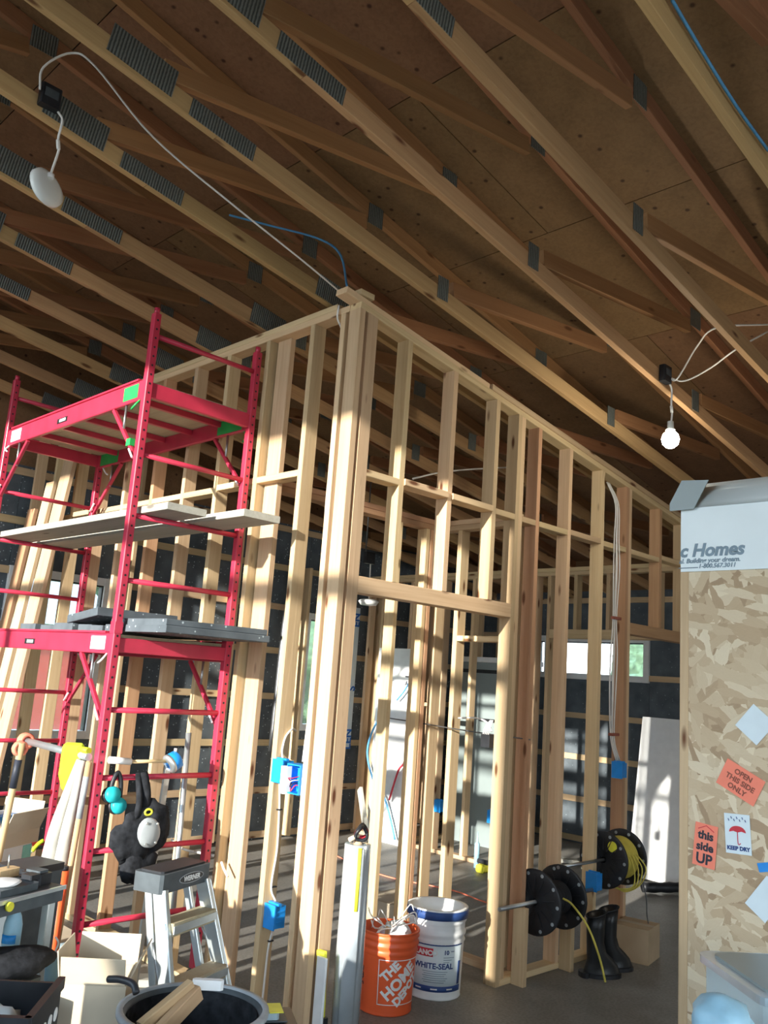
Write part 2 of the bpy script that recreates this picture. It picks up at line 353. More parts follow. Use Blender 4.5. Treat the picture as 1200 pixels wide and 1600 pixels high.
def holed(name, u0, u1, z0, z1, holes, put_one, maxw=1.22):
    """split a wall rectangle into panels round its openings"""
    us = sorted({u0, u1, *[h[0] for h in holes], *[h[1] for h in holes]}); 
    k = u0+maxw
    while k < u1-.1:
        if all(not (h[0]-.12 < k < h[1]+.12) for h in holes): us.append(k)
        k += maxw
    us = sorted(set(us))
    for a, b in zip(us, us[1:]):
        segs = [(z0, z1)]
        for h in holes:
            if h[0] <= a+1e-6 and b <= h[1]+1e-6:
                segs = [s for t in segs for s in ((t[0], min(t[1], h[2])), (max(t[0], h[3]), t[1])) if s[1]-s[0] > .02]
        for s in segs: put_one(a, b, *s)
STR = [.02, .46, .94, 1.42, 1.90, 2.37, 2.80]
# --- back wall (gable end), runs along x at y = YB
wb = struct('wall_back', (0, YB, 0), 'dark insulated back wall with wooden strapping behind the stud walls')
HB = [(-.05, .90, 1.0, 2.44), (3.26, 4.06, 1.10, 2.38)]
holed('b', XL, XR, 0, 3.32, HB, lambda a, b, c, d: abox('insulation_panel', a+.002, b-.002, YB, YB+.09, c, d, 'foam', wb, 0))
def straps(u0, u1, levels, holes, fn):
    for z in levels:
        cuts = sorted([(h[0], h[1]) for h in holes if h[2]-.07 < z < h[3]+.02]); a = u0
        for c in cuts+[(u1, u1)]:
            if c[0]-a > .05: fn(a, c[0], z)
            a = c[1]
straps(XL, XR, STR+[3.23], HB, lambda a, b, z: abox('strapping', a, b, YB-.02, YB, z, z+.064, 'strap', wb, 0))
gp = [(XL, 3.32), (XR, 3.32), (XR, zt(XR)+.09), (XL, zt(XL)+.09)]
put('gable_panel', prism(gp, .09), 'deck', wb, Matrix(((1, 0, 0, 0), (0, 0, -1, YB+.09), (0, 1, 0, 0), (0, 0, 0, 1))))
for xx in (1.0, 2.2, 3.15, 4.3, 5.2):
    abox('wall_post', xx, xx+.038, YB-.16, YB-.021, .04, zc(xx)-.01 if xx < 3 else 2.86, 'stud', wb)
# --- right wall, runs along y at x = XR
wr = struct('wall_right', (XR, 0, 0), 'dark insulated right wall with strapping and a long low window')
HR = [(1.66, 3.26, 1.88, 2.40)]
holed('r', YF, YB, 0, 2.95, HR, lambda a, b, c, d: abox('insulation_panel', XR, XR+.09, a+.002, b-.002, c, d, 'foam', wr, 0))
straps(YF, YB-.02, STR, HR, lambda a, b, z: abox('strapping', XR-.02, XR, a, b, z, z+.064, 'strap', wr, 0))
abox('heel_panel', XR, XR+.09, YF, YB, 2.95, zt(XR)+.09, 'deck', wr, 0)
# --- left wall with the tall glazed opening that lets the sun in, and front wall with a wide door opening (both behind the camera)
wl = struct('wall_left', (XL, 0, 0), 'left wall with tall glazed opening')
HL = [(-1.30, 2.9, 1.15, 4.42), (-7.3, -4.45, .5, 4.5)]  # second opening is added, out of view, to bring sky light onto the crate
holed('l', YF, YB, 0, zt(XL)+.09, HL, lambda a, b, c, d: abox('wall_panel', XL-.12, XL, a, b, c, d, 'drywall', wl, 0))
abox('transom', XL-.1, XL-.02, -1.30, 2.9, 3.44, 3.55, 'white', wl); abox('mullion', XL-.1, XL-.02, 1.3, 1.38, 1.15, 3.44, 'white', wl)
wf = struct('wall_front', (0, YF, 0), 'front wall with wide open doorway')
holed('f', XL, XR, 0, 3.3, [(-4.6, 1.6, 0, 3.1)], lambda a, b, c, d: abox('wall_panel', a, b, YF-.12, YF, c, d, 'drywall', wf, 0))
put('gable_panel', prism(gp[:0]+[(XL, 3.3), (XR, 3.3), (XR, zt(XR)+.09), (XL, zt(XL)+.09)], .09), 'deck', wf, Matrix(((1, 0, 0, 0), (0, 0, -1, YF), (0, 1, 0, 0), (0, 0, 0, 1))))
# --- windows
def window(name, label, axis, pos, u0, u1, z0, z1, muls):
    wd = struct(name, (0, 0, 0), label, 'window')
    def bx(nm, a, b, c, d, p0, p1, m):
        if axis == 1: abox(nm, a, b, p0, p1, c, d, m, wd)
        else: abox(nm, p0, p1, a, b, c, d, m, wd)
    t = .07; p0, p1 = pos-.03, pos+.08
    bx('frame', u0, u0+t, z0, z1, p0, p1, 'white'); bx('frame', u1-t, u1, z0, z1, p0, p1, 'white')
    bx('frame', u0+t, u1-t, z0, z0+t, p0, p1, 'white'); bx('frame', u0+t, u1-t, z1-t, z1, p0, p1, 'white')
    bx('gasket', u0+t, u0+t+.012, z0+t, z1-t, p0+.02, p1-.02, 'black'); bx('gasket', u1-t-.012, u1-t, z0+t, z1-t, p0+.02, p1-.02, 'black')
    bx('gasket', u0+t, u1-t, z1-t-.012, z1-t, p0+.02, p1-.02, 'black')
    for q in muls: bx('mullion', q-.03, q+.03, z0+t, z1-t, p0, p1, 'white')
    bx('pane', u0+t, u1-t, z0+t, z1-t, pos+.02, pos+.026, 'glass'); return wd
w1 = window('window_1', 'white framed tall window behind the red scaffold', 1, YB, -.05, .90, 1.0, 2.44, [])
w2 = window('window_2', 'white framed tall window behind the corner post', 1, YB, 3.26, 4.06, 1.10, 2.38, [])
w3 = window('window_3', 'long low white window in the right wall', 0, XR, 1.66, 3.26, 1.88, 2.40, [3.06])
# --- framed partition walls
Tk, Dp = .038, .089
WA = struct('wall_inner_left', (0, 2.1, 0), 'open stud partition wall behind the scaffold')
ztop = 3.684
ya = [.161, .423, .843, 1.257, 1.639, 2.044, 2.45, 2.86, 3.26, 3.67, 4.08]
for i, y in enumerate(ya):
    abox('stud', 0, Dp, y-Tk, y, Tk, ztop, 'stud' if i not in (5,) else 'stud_red', WA)
abox('stud', .051, Dp, .665, .790, Tk, ztop, 'stud', WA)
abox('bottom_plate', 0, Dp, Dp+.002, 4.1, 0, Tk, 'stud', WA)
abox('top_plate', 0, Dp, Dp+.001, 4.1, ztop, ztop+Tk, 'stud', WA); abox('top_plate', 0, Dp, .2, 4.1, ztop+Tk, ztop+2*Tk-.002, 'stud', WA)
for a, b in zip(ya, ya[1:]):
    if b-a < .3: continue
    o = random.choice((0, .012, -.01)); lo = a if abs(a-.423) > .01 else a
    abox('blocking', .002, Dp-.002, lo, b-Tk, 2.775+o, 2.813+o, 'strap' if random.random() < .6 else 'stud', WA)
WB = struct('wall_inner_right', (2, 0, 0), 'open stud partition wall with door openings right of the corner')
def bz(x): return ztop-SLB*x
xb = [(0, 'stud'), (.060, 'stud'), (.098, 'stud'), (.387, 'stud'), (.797, 'stud'), (1.220, 'stud'), (1.457, 'stud'), (1.495, 'stud'), (1.684, 'stud_red'), (2.059, 'stud'), (2.487, 'stud'), (2.840, 'stud_red'), (2.878, 'stud'), (3.350, 'stud_red'), (3.75, 'stud'), (4.112, 'stud')]
for x, m in xb:
    z0 = 0 if x in (0, .060, .098, 1.457) else Tk
    if x in (.387, .797, 1.220): z0 = 2.229
    if x in (3.35, 3.75): z0 = 2.252
    top = bz(x+Tk) - .001
    v = [(x, 0, z0), (x+Tk, 0, z0), (x+Tk, Dp, z0), (x, Dp, z0), (x, 0, bz(x)), (x+Tk, 0, bz(x+Tk)), (x+Tk, Dp, bz(x+Tk)), (x, Dp, bz(x))]
    c = Vector((x+Tk/2, Dp/2, (z0+top)/2))
    put('stud', mesh([Vector(q)-c for q in v], [(3, 2, 1, 0), (4, 5, 6, 7), (0, 1, 5, 4), (1, 2, 6, 5), (2, 3, 7, 6), (3, 0, 4, 7)]), m, WB, Matrix.Translation(c))
abox('spacer', .039, .059, .02, Dp, .0, 3.6, 'stud_red', WB)
for (a, b, up, y0, y1) in ((.0, 4.15, 0, 0, Dp), (-.10, 1.15, Tk+.001, .012, Dp+.012), (1.16, 4.15, Tk+.001, -.006, Dp-.006)):
    n = Vector((SLB, 0, 1)).normalized()
    p0 = Vector((a, (y0+y1)/2, bz(a)+up))+n*Tk/2; p1 = Vector((b, (y0+y1)/2, bz(b)+up))+n*Tk/2
    bar('top_plate', p0, p1, Tk, Dp, 'stud', WB, n)
abox('top_plate_end', -.0, .10, .005, Dp-.005, bz(0)+.078, bz(0)+.112, 'stud', WB)
abox('header', .137, 1.456, 0, Dp, 2.140, 2.228, 'stud', WB)
abox('header', 2.917, 4.11, 0, Dp, 2.165, 2.250, 'stud_red', WB)
abox('bottom_plate', 1.496, 2.915, 0, Dp, 0, Tk-.001, 'stud', WB)
xs = [.136, .387, .797, 1.220, 1.457, 1.684, 2.059, 2.487, 2.840, 3.350, 3.75]
for a, b in zip(xs, xs[1:]):
    s = a+(Tk if a not in (.136, 1.457) else (0 if a == .136 else 2*Tk)); s = 2.916 if a == 2.840 else s
    o = random.choice((0, .015, -.008)); abox('blocking', s+.001, b-.001, -.012 if a in (.387, .797) else .0, Dp-.004, 2.775+o, 2.813+o, 'stud', WB)
# --- inner partitions seen through the openings
WE = struct('wall_inner_hall', (1.65, .5, 0), 'short hallway stud partition behind the first doorway')
hz = 2.775
for x0, x1, y0, y1, m in ((1.65, 1.739, .12, .158, 'stud'), (1.65, 1.739, .60, .638, 'stud'), (1.65, 1.739, .80, .838, 'stud')):
    abox('stud', x0, x1, y0, y1, Tk, hz, m, WE)
abox('bottom_plate', 1.65, 1.739, .10, .889, 0, Tk-.001, 'stud', WE); abox('top_plate', 1.65, 1.739, .10, .889, hz+.001, hz+.038, 'strap', WE); abox('top_plate', 1.65, 1.739, .10, .80, hz+.039, hz+.076, 'strap', WE)
abox('blocking', 1.65, 1.739, .159, .599, 2.0, 2.038, 'stud', WE)
WFp = struct('wall_inner_closet', (.9, .85, 0), 'closet stud partition parallel to the doorway wall')
for x, m in ((.62, 'stud'), (1.22, 'stud'), (1.50, 'stud'), (1.545, 'stud_red')):
    abox('stud', x, x+Tk, .80, .889, Tk, hz, m, WFp)
abox('top_plate', .09, 1.649, .80, .889, hz+.001, hz+.038, 'stud_red', WFp); abox('top_plate', .09, 1.649, .80, .889, hz+.039, hz+.076, 'stud_red', WFp)
abox('bottom_plate', 1.15, 1.649, .80, .889, 0, Tk-.001, 'stud', WFp)
WD = struct('wall_inner_far', (4.15, 2.5, 0), 'far stud partition with a doorway in front of the right wall')
zd = 2.82
for y in (4.12, 3.9, 3.82, 3.45, 3.05, 2.95, 2.55, 2.15, 1.75, 1.60):
    abox('stud', 4.15, 4.239, y-Tk, y, Tk if y > 1.7 else 0, zd-.001, 'stud', WD)
for y in (1.30, .95, .45):
    abox('cripple_stud', 4.15, 4.239, y-Tk, y, 2.302, zd-.001, 'stud', WD)
abox('stud', 4.15, 4.239, .13, .168, 0, zd-.001, 'stud', WD)
abox('header', 4.15, 4.239, .17, 1.561, 2.215, 2.30, 'strap', WD)
abox('bottom_plate', 4.15, 4.239, 1.765, 4.15, 0, Tk-.001, 'stud', WD)
abox('top_plate', 4.15, 4.239, .10, 4.15, zd, zd+.038, 'strap', WD); abox('top_plate', 4.15, 4.239, .10, 4.15, zd+.039, zd+.077, 'strap', WD)
for a, b in ((2.95, 3.45), (3.45, 3.82)): abox('blocking', 4.15, 4.239, a, b-Tk, 1.46, 1.498, 'stud', WD)
WX = struct('wall_inner_bath', (4.9, 1.9, 0), 'stud partition beyond the far doorway')
for x in (4.6, 5.0, 5.4, 5.8, 6.2): abox('stud', x, x+Tk, 3.4, 3.489, Tk, 2.70, 'stud', WX)
abox('bottom_plate', 4.25, 6.27, 3.4, 3.489, 0, Tk-.001, 'stud', WX); abox('top_plate', 4.25, 6.27, 3.4, 3.489, 2.701, 2.739, 'stud', WX)

# ================================================================== ROOF TRUSSES
TY = [-2.68, -2.07, -1.45, -.88, -.283, .31, .93, 1.53, 2.13, 2.72, 3.33, 3.94]
JX = [-4.9, -3.3, -1.55, .30, 2.05, 3.80, 5.3]
ordn = ['first', 'second', 'third', 'fourth', 'fifth', 'sixth', 'seventh', 'eighth', 'ninth', 'tenth', 'eleventh', 'twelfth']
for i, y in enumerate(TY):
    extra = {3: 'carrying the lit bulb', 5: 'carrying the unlit round lamp', 2: 'with thick pale bottom chord', 1: 'with a pale wire along its chord', 4: 'with two big toothed plates in view'}.get(i, 'over the scaffold' if i < 10 else 'near the back wall')
    t = thing('roof_truss', 'wooden roof truss %s, %s counted from the camera end' % (extra, ordn[i]), 'truss', (0, y, 3.774), 0, 'roof trusses')
    yc = y-Tk/2
    def tm(nm, a, b, dz=.089, m='truss', th=Tk, yy=yc):
        return bar(nm, (a[0], yy, a[1]), (b[0], yy, b[1]), dz, th, m, t, (0, 0, 1))
    n = .089/2*math.sqrt(1+SLB*SLB); n2 = .089/2*math.sqrt(1+SLT*SLT)
    tm('bottom_chord', (-4.98, zc(-4.98)+n), (-1.18, zc(-1.18)+n)); tm('bottom_chord', (-1.178, zc(-1.178)+n), (XR+.08, zc(XR+.08)+n))
    tm('top_chord', (-4.98, zt(-4.98)+n2), (XR+.25, zt(XR+.25)+n2), m='truss_web')
    for k, x in enumerate(JX):
        if k: tm('web', (x, zc(x)+.091), (x, zt(x)-.002), m='truss' if k % 2 else 'truss_web')
        if k < len(JX)-1: 
            x2 = JX[k+1]; tm('web', (x+.09, zc(x)+.115), (x2-.07, zt(x2)-.045), m='truss_web')
    tm('heel_web', (XR+.03, zc(XR)+.095), (XR+.03, zt(XR+.03)-.002), m='truss_web')
    def gusset(x, z, w_, h_, sl):
        M = Matrix.Translation((x, y-Tk-.002, z)) @ Matrix.Rotation(math.atan(sl), 4, 'Y') @ Matrix.Rotation(R(90), 4, 'X')
        put('gusset_plate', boxme(w_, h_, .003), 'plate', t, M)
    gusset(-1.56, zc(-1.56)+.085, .30, .13, SLB); gusset(-1.16, zc(-1.16)+.045, .34, .085, SLB)
    gusset(.30, zc(.3)+.085, .085, .13, 0); gusset(.30, zt(.30)+.02, .12, .13, 0)
    gusset(.03, zc(.03)+.075, .26, .13, SLB) if i >= 5 else None
    gusset(2.05, zc(2.05)+.085, .09, .13, 0); gusset(2.05, zt(2.05)+.02, .14, .12, 0)
    gusset(3.8, zc(3.8)+.085, .09, .13, 0); gusset(-1.55, zt(-1.55)+.02, .14, .12, 0)
# ================================================================== SCAFFOLD
sc = thing('scaffold_tower', 'tall red two-storey steel scaffold in front of the stud wall', 'scaffold', (-.40, 1.815, 0))
SX, SY, PW = (-.74, -.045), (.86, 2.77), .042
holes_me = mesh(*(lambda V: (V, [tuple(range(8*i, 8*i+8)) for i in range(len(V)//8)]))([(.0065*math.cos(R(45*k)), 0, .0065*math.sin(R(45*k))+z) for z in [.20+.0525*i for i in range(65)] for k in range(8)]))
for x in SX:
    for y in SY:
        po = abox('post', x-PW/2, x+PW/2, y-PW/2, y+PW/2, .13, 3.60, 'red', sc, .004)
        hr = put('hole_row', holes_me, 'black', po, Matrix.Translation((x, y-PW/2-.0008, 0))); hr['kind'] = 'stuff'
        rod('end_cap', (x, y, 3.6), (x, y, 3.635), .016, 'red', po)
        abox('joint_collar', x-PW/2-.003, x+PW/2+.003, y-PW/2-.003, y+PW/2+.003, 1.84, 1.90, 'red', po, .002)
        cs = put('caster_wheel', cylme(.062, .03, 20), 'black', sc, Matrix.Translation((x-.015, y, .062)) @ Matrix.Rotation(R(90), 4, 'Y')); rod('caster_stem', (x, y, .06), (x, y, .135), .012, 'steel', cs)
for y in SY:
    for z in (.43, .77, 1.12, 1.455, 2.12, 2.465, 2.80, 3.475):
        rod('rung', (SX[0]+PW/2, y, z), (SX[1]-PW/2, y, z), .0145, 'red', sc)
for z0, z1 in ((1.735, 1.84), (3.11, 3.225)):
    for x in (SX[0]+.004, SX[1]-.004):
        s_ = -1 if x < -.4 else 1
        b = abox('side_rail', x-.014, x+.014, SY[0]+PW/2, SY[1]-PW/2, z0, z1, 'red', sc, .004)
        abox('rail_lip', x-.022, x+.022, SY[0]+PW/2+.06, SY[1]-PW/2-.06, z1, z1+.012, 'red', b, .002)
        for yy, col in ((1.02, 'green' if z0 > 3 and s_ < 0 else 'paper'), (2.60, 'paper')):
            abox('label_plate', x+s_*.0145-.001, x+s_*.0145+.001, yy-.08, yy+.08, z0+.02, z1-.015, col, b, 0)
        if s_ < 0:
            for yy in (1.88,): abox('maker_badge', x-.0165, x-.0145, yy-.07, yy+.07, z0+.03, z0+.062, 'black', b, 0); abox('badge_print', x-.0175, x-.0166, yy-.05, yy+.035, z0+.037, z0+.055, 'white', b, 0)
        for ye, d in ((SY[0], 1), (SY[1], -1)):
            bar('diagonal_brace', (x, ye+d*.02, z0-.345), (x, ye+d*.36, z0-.004), .022, .022, 'red', sc)
            rod('brace_stay', (x, ye+d*.22, z0-.16), (x, ye+d*.22, z0), .007, 'steel', sc)
            rod('spring_pin', (x-.03, ye+d*.02, z0-.335), (x-.03, ye+d*.07, z0-.28), .006, 'white', sc)
            tube('lock_handle', [(x, ye+d*.06, z0+.01), (x+s_*.03, ye+d*.06, z0-.03), (x+s_*.03, ye+d*.10, z0-.05)], .006, 'green' if (z0 > 3 and d > 0) else 'white', sc, 6, 3)
    for ye, d in ((SY[0], 1), (SY[1], -1)):
        abox('end_rail', SX[0]+PW/2, SX[1]-PW/2, ye-.014, ye+.014, z0+.01, z1-.02, 'red', sc, .003)
    for k in range(5):
        yy = SY[0]+.3+k*.33; abox('cross_bearer', SX[0]+.02, SX[1]-.02, yy-.015, yy+.015, z1-.055, z1-.021, 'red', sc, .002)
    abox('platform', SX[0]+.02, SX[1]-.02, SY[0]+.03, SY[1]-.03, z1-.020, z1-.002, 'ply', sc, .001)
abox('green_patch', SX[1]-.019, SX[1]-.0185, .92, 1.18, 3.12, 3.22, 'green', sc, 0); abox('green_patch', SX[1]-.019, SX[1]-.0185, 2.45, 2.72, 3.12, 3.22, 'green', sc, 0)
abox('green_tape', SX[0]-.012, SX[0]+.018, .955, 1.0, 2.86, 2.90, 'green', sc, 0)
# planks across the rungs
p = bar('scaffold_plank', (-.575, .58, 2.50), (-.575, 3.05, 2.50), .038, .235, 'greywood', None, (0, 0, 1)); setp(p, 'weathered grey plank on the scaffold rungs, nearer the camera', 'plank', 'grey planks on the scaffold')
p = bar('scaffold_plank', (-.27, .34, 2.50), (-.27, 2.95, 2.50), .038, .235, 'greywood', None, (0, 0, 1)); setp(p, 'weathered grey plank on the scaffold rungs, its end sticking out by the stud wall', 'plank', 'grey planks on the scaffold')
# dark foam boards lying on the lower deck
fb = 'dark foam boards on the lower scaffold deck'
def fboard(x0, x1, y0, y1, z0, z1, lab, tilt=0):
    o = abox('foam_board', x0, x1, y0, y1, z0, z1, 'foam', None, .003); setp(o, lab, 'foam board', fb); return o
zf = 1.854
fboard(-.70, -.07, .44, 1.06, zf, zf+.036, 'speckled dark foam board overhanging the scaffold end, bottom of two')
fboard(-.69, -.075, .46, 1.02, zf+.037, zf+.068, 'speckled dark foam board overhanging the scaffold end, top of two')
lab = ['first', 'second', 'third', 'fourth', 'fifth']
yy = 1.09
for i, w_ in enumerate((.14, .16, .24, .20, .22)):
    fboard(-.70+.02*(i % 2), -.10, yy, yy+w_, zf, zf+.03+.006*(i % 3), 'dark foam offcut in the row on the lower scaffold deck, %s from the near post' % lab[i]); yy += w_+.03
o = put('foam_board', boxme(.5, .045, .36, .003), 'foam', None, Matrix.Translation((-.46, 1.33, zf+.085)) @ Matrix.Rotation(R(-7), 4, 'X') @ Matrix.Rotation(R(90), 4, 'X')); setp(o, 'dark foam offcut lying tilted on top of the others', 'foam board', fb)

# ================================================================== HANGING LAMPS AND ROOF CABLES
def lamp(px, pz, y, lit, label):
    t = thing('hanging_lamp', label, 'lamp', (px, y-Tk, pz))
    abox('junction_box', px-.045, px+.045, y-Tk-.042, y-Tk-.0015, pz-.05, pz+.05, 'black', t, .006)
    abox('box_cover', px-.03, px+.03, y-Tk-.044, y-Tk-.042, pz-.01, pz+.03, 'darkgrey', t, 0)
    L = .30 if not lit else .27
    b0 = Vector((px+.04, y-Tk-.03, pz-.05)); b1 = b0+Vector((.012, 0, -L))
    tube('cord', [b0, b0+Vector((.025, 0, -.03)), b0+Vector((.02, 0, -.12)), b0+Vector((.03, 0, -.17)), b1], .0055, 'cable', t)
    tube('splice', [b0+Vector((.02, 0, -.13)), b0+Vector((.028, 0, -.17))], .009, 'cable', t, 8, 2)
    return t, b1
t, b1 = lamp(1.62, 3.60, -.88, True, 'lit bulb hanging on a white cord from a black box')
so = put('lamp_socket', lathe([(0, .04), (.018, .04), (.02, 0), (.028, -.012), (0, -.012)], 16), 'opal', t, Matrix.Translation(b1))
put('bulb', lathe([(0, .0), (.022, -.008), (.043, -.03), (.052, -.06), (.045, -.09), (.025, -.11), (0, -.115)], 20), 'bulb', t, Matrix.Translation(b1-Vector((0, 0, .008))))
pl = bpy.data.lights.new('bulb_light', 'POINT'); pl.energy = 14; pl.color = (1, .90, .72); pl.shadow_soft_size = .06
po = bpy.data.objects.new('bulb_light', pl); COL.objects.link(po); po.location = b1-Vector((0, 0, .20)); po['kind'] = 'structure'
t, b1 = lamp(-1.70, 4.11, .31, False, 'unlit round white lamp hanging from a black box at upper left')
put('lamp_disc', lathe([(0, .012), (.06, .012), (.085, .0), (.088, -.02), (.07, -.035), (0, -.042)], 24), 'opal', t, Matrix.Translation(b1+Vector((0, 0, -.06))) @ Matrix.Rotation(R(75), 4, 'X') @ Matrix.Rotation(R(20), 4, 'Y'))
rod('lamp_clip', b1, b1+Vector((0, 0, -.02)), .016, 'white', t)
H = hit
yc_ = .31-Tk-.012
cable('lamp_cable', [H(62, 140, 1, yc_-.03), H(68, 105, 1, yc_-.05), H(112, 83, 1, yc_-.1), H(150, 105, 1, .1), H(240, 215, 1, .1), H(370, 325, 1, .05), H(470, 405, 1, .05), (-.03, .11, 3.77)], .005, 'cable', 'white cable strung from the unlit lamp down to the corner post')
cable('blue_cable', [H(358, 336, 1, .93), H(420, 352, 1, .80), H(495, 372, 1, .6), H(530, 395, 1, .4), H(541, 440, 1, .2), (.0, .12, 3.768)], .007, 'bluecable', 'blue cable hanging between trusses above the corner post')
cable('lamp_cable', [(1.66, -.94, 3.60), H(1058, 592, 1, -1.0), H(1090, 540, 1, -1.15), H(1120, 512, 1, -1.35), H(1200, 507, 1, -1.5)], .005, 'cable', 'upper white cable looping from the lit bulb box')
cable('lamp_cable', [(1.66, -.94, 3.595), H(1070, 595, 1, -1.0), H(1110, 575, 1, -1.15), H(1150, 546, 1, -1.40), H(1200, 518, 1, -1.5)], .005, 'cable', 'lower white cable looping from the lit bulb box')
cable('chord_cable', [H(1050, 0, 1, -2.13), H(1100, 85, 1, -2.125), H(1150, 165, 1, -2.125), H(1200, 235, 1, -2.125)], .006, 'bluecable', 'pale blue cable along the truss at upper right')
cable('loose_cable', [(-1.95, .88, 4.09), (-1.93, .86, 4.03), (-1.90, .87, 3.98), (-1.85, .88, 3.96)], .007, 'cable', 'short white cable hanging from a truss at far upper left')
# third lamp far behind the doorway
t = thing('hanging_lamp', 'small round lamp hanging behind the doorway header', 'lamp', tuple(H(577, 872, 1, 2.13)))
p0 = H(577, 872, 1, 2.05); rod('drop_cord', p0+Vector((0, .05, .05)), Vector((p0.x, 2.10, zc(p0.x)+.02)), .006, 'darksteel', t); abox('junction_box', p0.x-.05, p0.x+.05, p0.y-.02, p0.y+.02, p0.z-.05, p0.z+.05, 'black', t, .004)
rod('cord', p0+Vector((.02, 0, -.05)), p0+Vector((.03, 0, -.35)), .006, 'cable', t); put('lamp_disc', lathe([(0, .02), (.07, .015), (.09, 0), (.07, -.03), (0, -.04)], 20), 'opal', t, Matrix.Translation(p0+Vector((.03, 0, -.37))))

# ================================================================== ELECTRICAL
def ebox(label, x0, x1, y0, y1, z0, z1, open_=None, ribs=True):
    t = thing('outlet_box', label, 'electrical box', ((x0+x1)/2, (y0+y1)/2, z0), 0, 'blue electrical boxes')
    abox('box_body', x0, x1, y0, y1, z0, z1, 'bluebox', t, .004)
    abox('front_rim', x0-.004, x0+.006, y0-.006, y1+.006, z0-.006, z1+.006, 'bluebox', t, .002)
    for k in range(3):
        zz = z0+(z1-z0)*(.25+.25*k); abox('rib', x0+.012, x1-.01, y0-.003, y0, zz-.004, zz+.004, 'bluebox', t, 0)
    abox('nail_tab', x0+.02, x0+.04, y0-.004, y1, z1, z1+.012, 'bluebox', t, 0)
    return t
ebox('blue electrical box on the stud left of the corner post, at hip height', -.012, .065, .308, .384, 1.15, 1.255)
t = thing('outlet_box', 'open blue electrical box with white device and wires beside the corner post', 'electrical box', (-.02, .22, 1.10), 0, 'blue electrical boxes')
for nm, a in (('box_side', (-.012, .06, .162, .168, 1.105, 1.25)), ('box_side', (-.012, .06, .262, .268, 1.105, 1.25)), ('box_side', (-.012, .06, .168, .262, 1.105, 1.111)), ('box_side', (-.012, .06, .168, .262, 1.244, 1.25)), ('box_back', (.054, .06, .168, .262, 1.111, 1.244))):
    abox(nm, *a, 'bluebox', t, 0)
abox('switch_device', -.03, .01, .25, .296, 1.10, 1.235, 'white', t, .004)
for k in range(4): tube('wire', [(.05, .19+.012*k, 1.13+.02*k), (.0, .20+.01*k, 1.15+.01*k), (-.02, .215+.008*k, 1.12+.02*k), (.01, .25, 1.16)], .003, ('redcable', 'black', 'cable', 'redcable')[k], t, 5, 4)
ebox('blue electrical box low on the stud left of the corner post', .02, .095, .306, .384, .44, .545)
ebox('blue electrical box high on the double stud right of the doorway', 2.70, 2.775, -.075, -.002, 1.15, 1.25)
ebox('blue electrical box low on the stud above the black boots', 2.40, 2.478, -.076, -.002, .44, .545)
ebox('blue electrical box on the far stud seen through the doorway', 4.15, 4.225, 2.835, 2.91, .41, .52)
ebox('blue electrical box beside the far wire coil behind the jamb', 4.15, 4.225, 2.155, 2.11+.002+.10, .41, .52)
yA = .379
cable('stud_cable', [(.15, .42, 1.40), (.09, yA, 1.41), (.05, yA, 1.37), (.035, yA, 1.30), (.03, yA-.02, 1.256)], .006, 'cable', 'white cable curving into the hip height blue box')
cable('stud_cable', [(.035, yA, 1.15), (.045, yA, 1.08), (.055, yA, .95), (.06, yA, .80), (.045, yA, .66), (.05, yA, .60), (.075, yA-.01, .552)], .006, 'cable', 'white cable stapled down the stud between two blue boxes')
cable('stud_cable', [(.08, yA, .44), (.075, yA, .40), (.06, yA, .33), (.055, yA, .2), (.052, yA, .08)], .006, 'cable', 'white cable running from the low blue box to the floor')
for i, z in enumerate((1.0, .62, .36)): setp(abox('cable_staple', .035+.01*i, .065+.01*i, yA-.008, yA+.005, z, z+.006, 'black', None, 0), 'black staple on the white cable, %s from the top' % lab[i], 'staple', 'cable staples')
cable('stud_cable', [(-.012, .172, 3.735), (-.012, .175, 3.66), (.03, .178, 3.60), (.045, .18, 3.45), (.04, .178, 3.3), (.05, .19, 3.15), (.045, .20, 3.0), (.05, .205, 2.9), (.05, .21, 2.6), (.06, .21, 2.2), (.06, .215, 1.6), (.045, .215, 1.262)], .006, 'cable', 'long white cable running down inside the corner from the top plate')
for k in range(4):
    dx = .012*k; yq = -.008-.006*(k % 2)
    cable('riser_cable', [(2.63+dx, .05, 3.27), (2.66+dx, yq, 3.1), (2.655+dx*1.5, yq, 2.85), (2.62+dx*2, yq-.02, 2.6), (2.66+dx, yq, 2.26), (2.62+dx*2.2, yq-.01, 2.0), (2.60+dx*2, yq-.02, 1.75), (2.66+dx, yq, 1.42), (2.72+dx, yq-.012, 1.26)], .005, 'cable', 'white cable in the bundle down to the high blue box, strand %s from the left' % lab[k], 'riser cables')
for z, l in ((2.25, 'upper'), (1.43, 'lower')): setp(abox('cable_tie', 2.64, 2.74, -.03, -.001, z, z+.02, 'brick', None, .002), 'dark red strap holding the cable bundle, %s one' % l, 'strap')
cable('run_cable', [H(645, 748, 1, .5), H(690, 738, 1, .6), H(740, 733, 1, .8), H(800, 730, 1, .9)], .006, 'cable', 'white cable spanning behind the door studs above the blocking')
cable('run_cable', [(1.70, -.01, 1.40), (1.62, .3, 1.41), (1.60, .6, 1.42), (1.61, .9, 1.43), (1.6, 1.2, 1.44)], .004, 'darksteel', 'thin dark cable strung level through the hallway studs')
cable('switch_cable', [H(716, 1122, 0, 1.62), H(745, 1122, 0, 1.60), H(762, 1130, 0, 1.58), H(768, 1143, 0, 1.56)], .006, 'cable', 'white cable running to the black switch box at the jamb')
t = thing('switch_box', 'black switch box with white wires on the jamb side of the hallway', 'electrical box', (1.6, .1, 1.33))
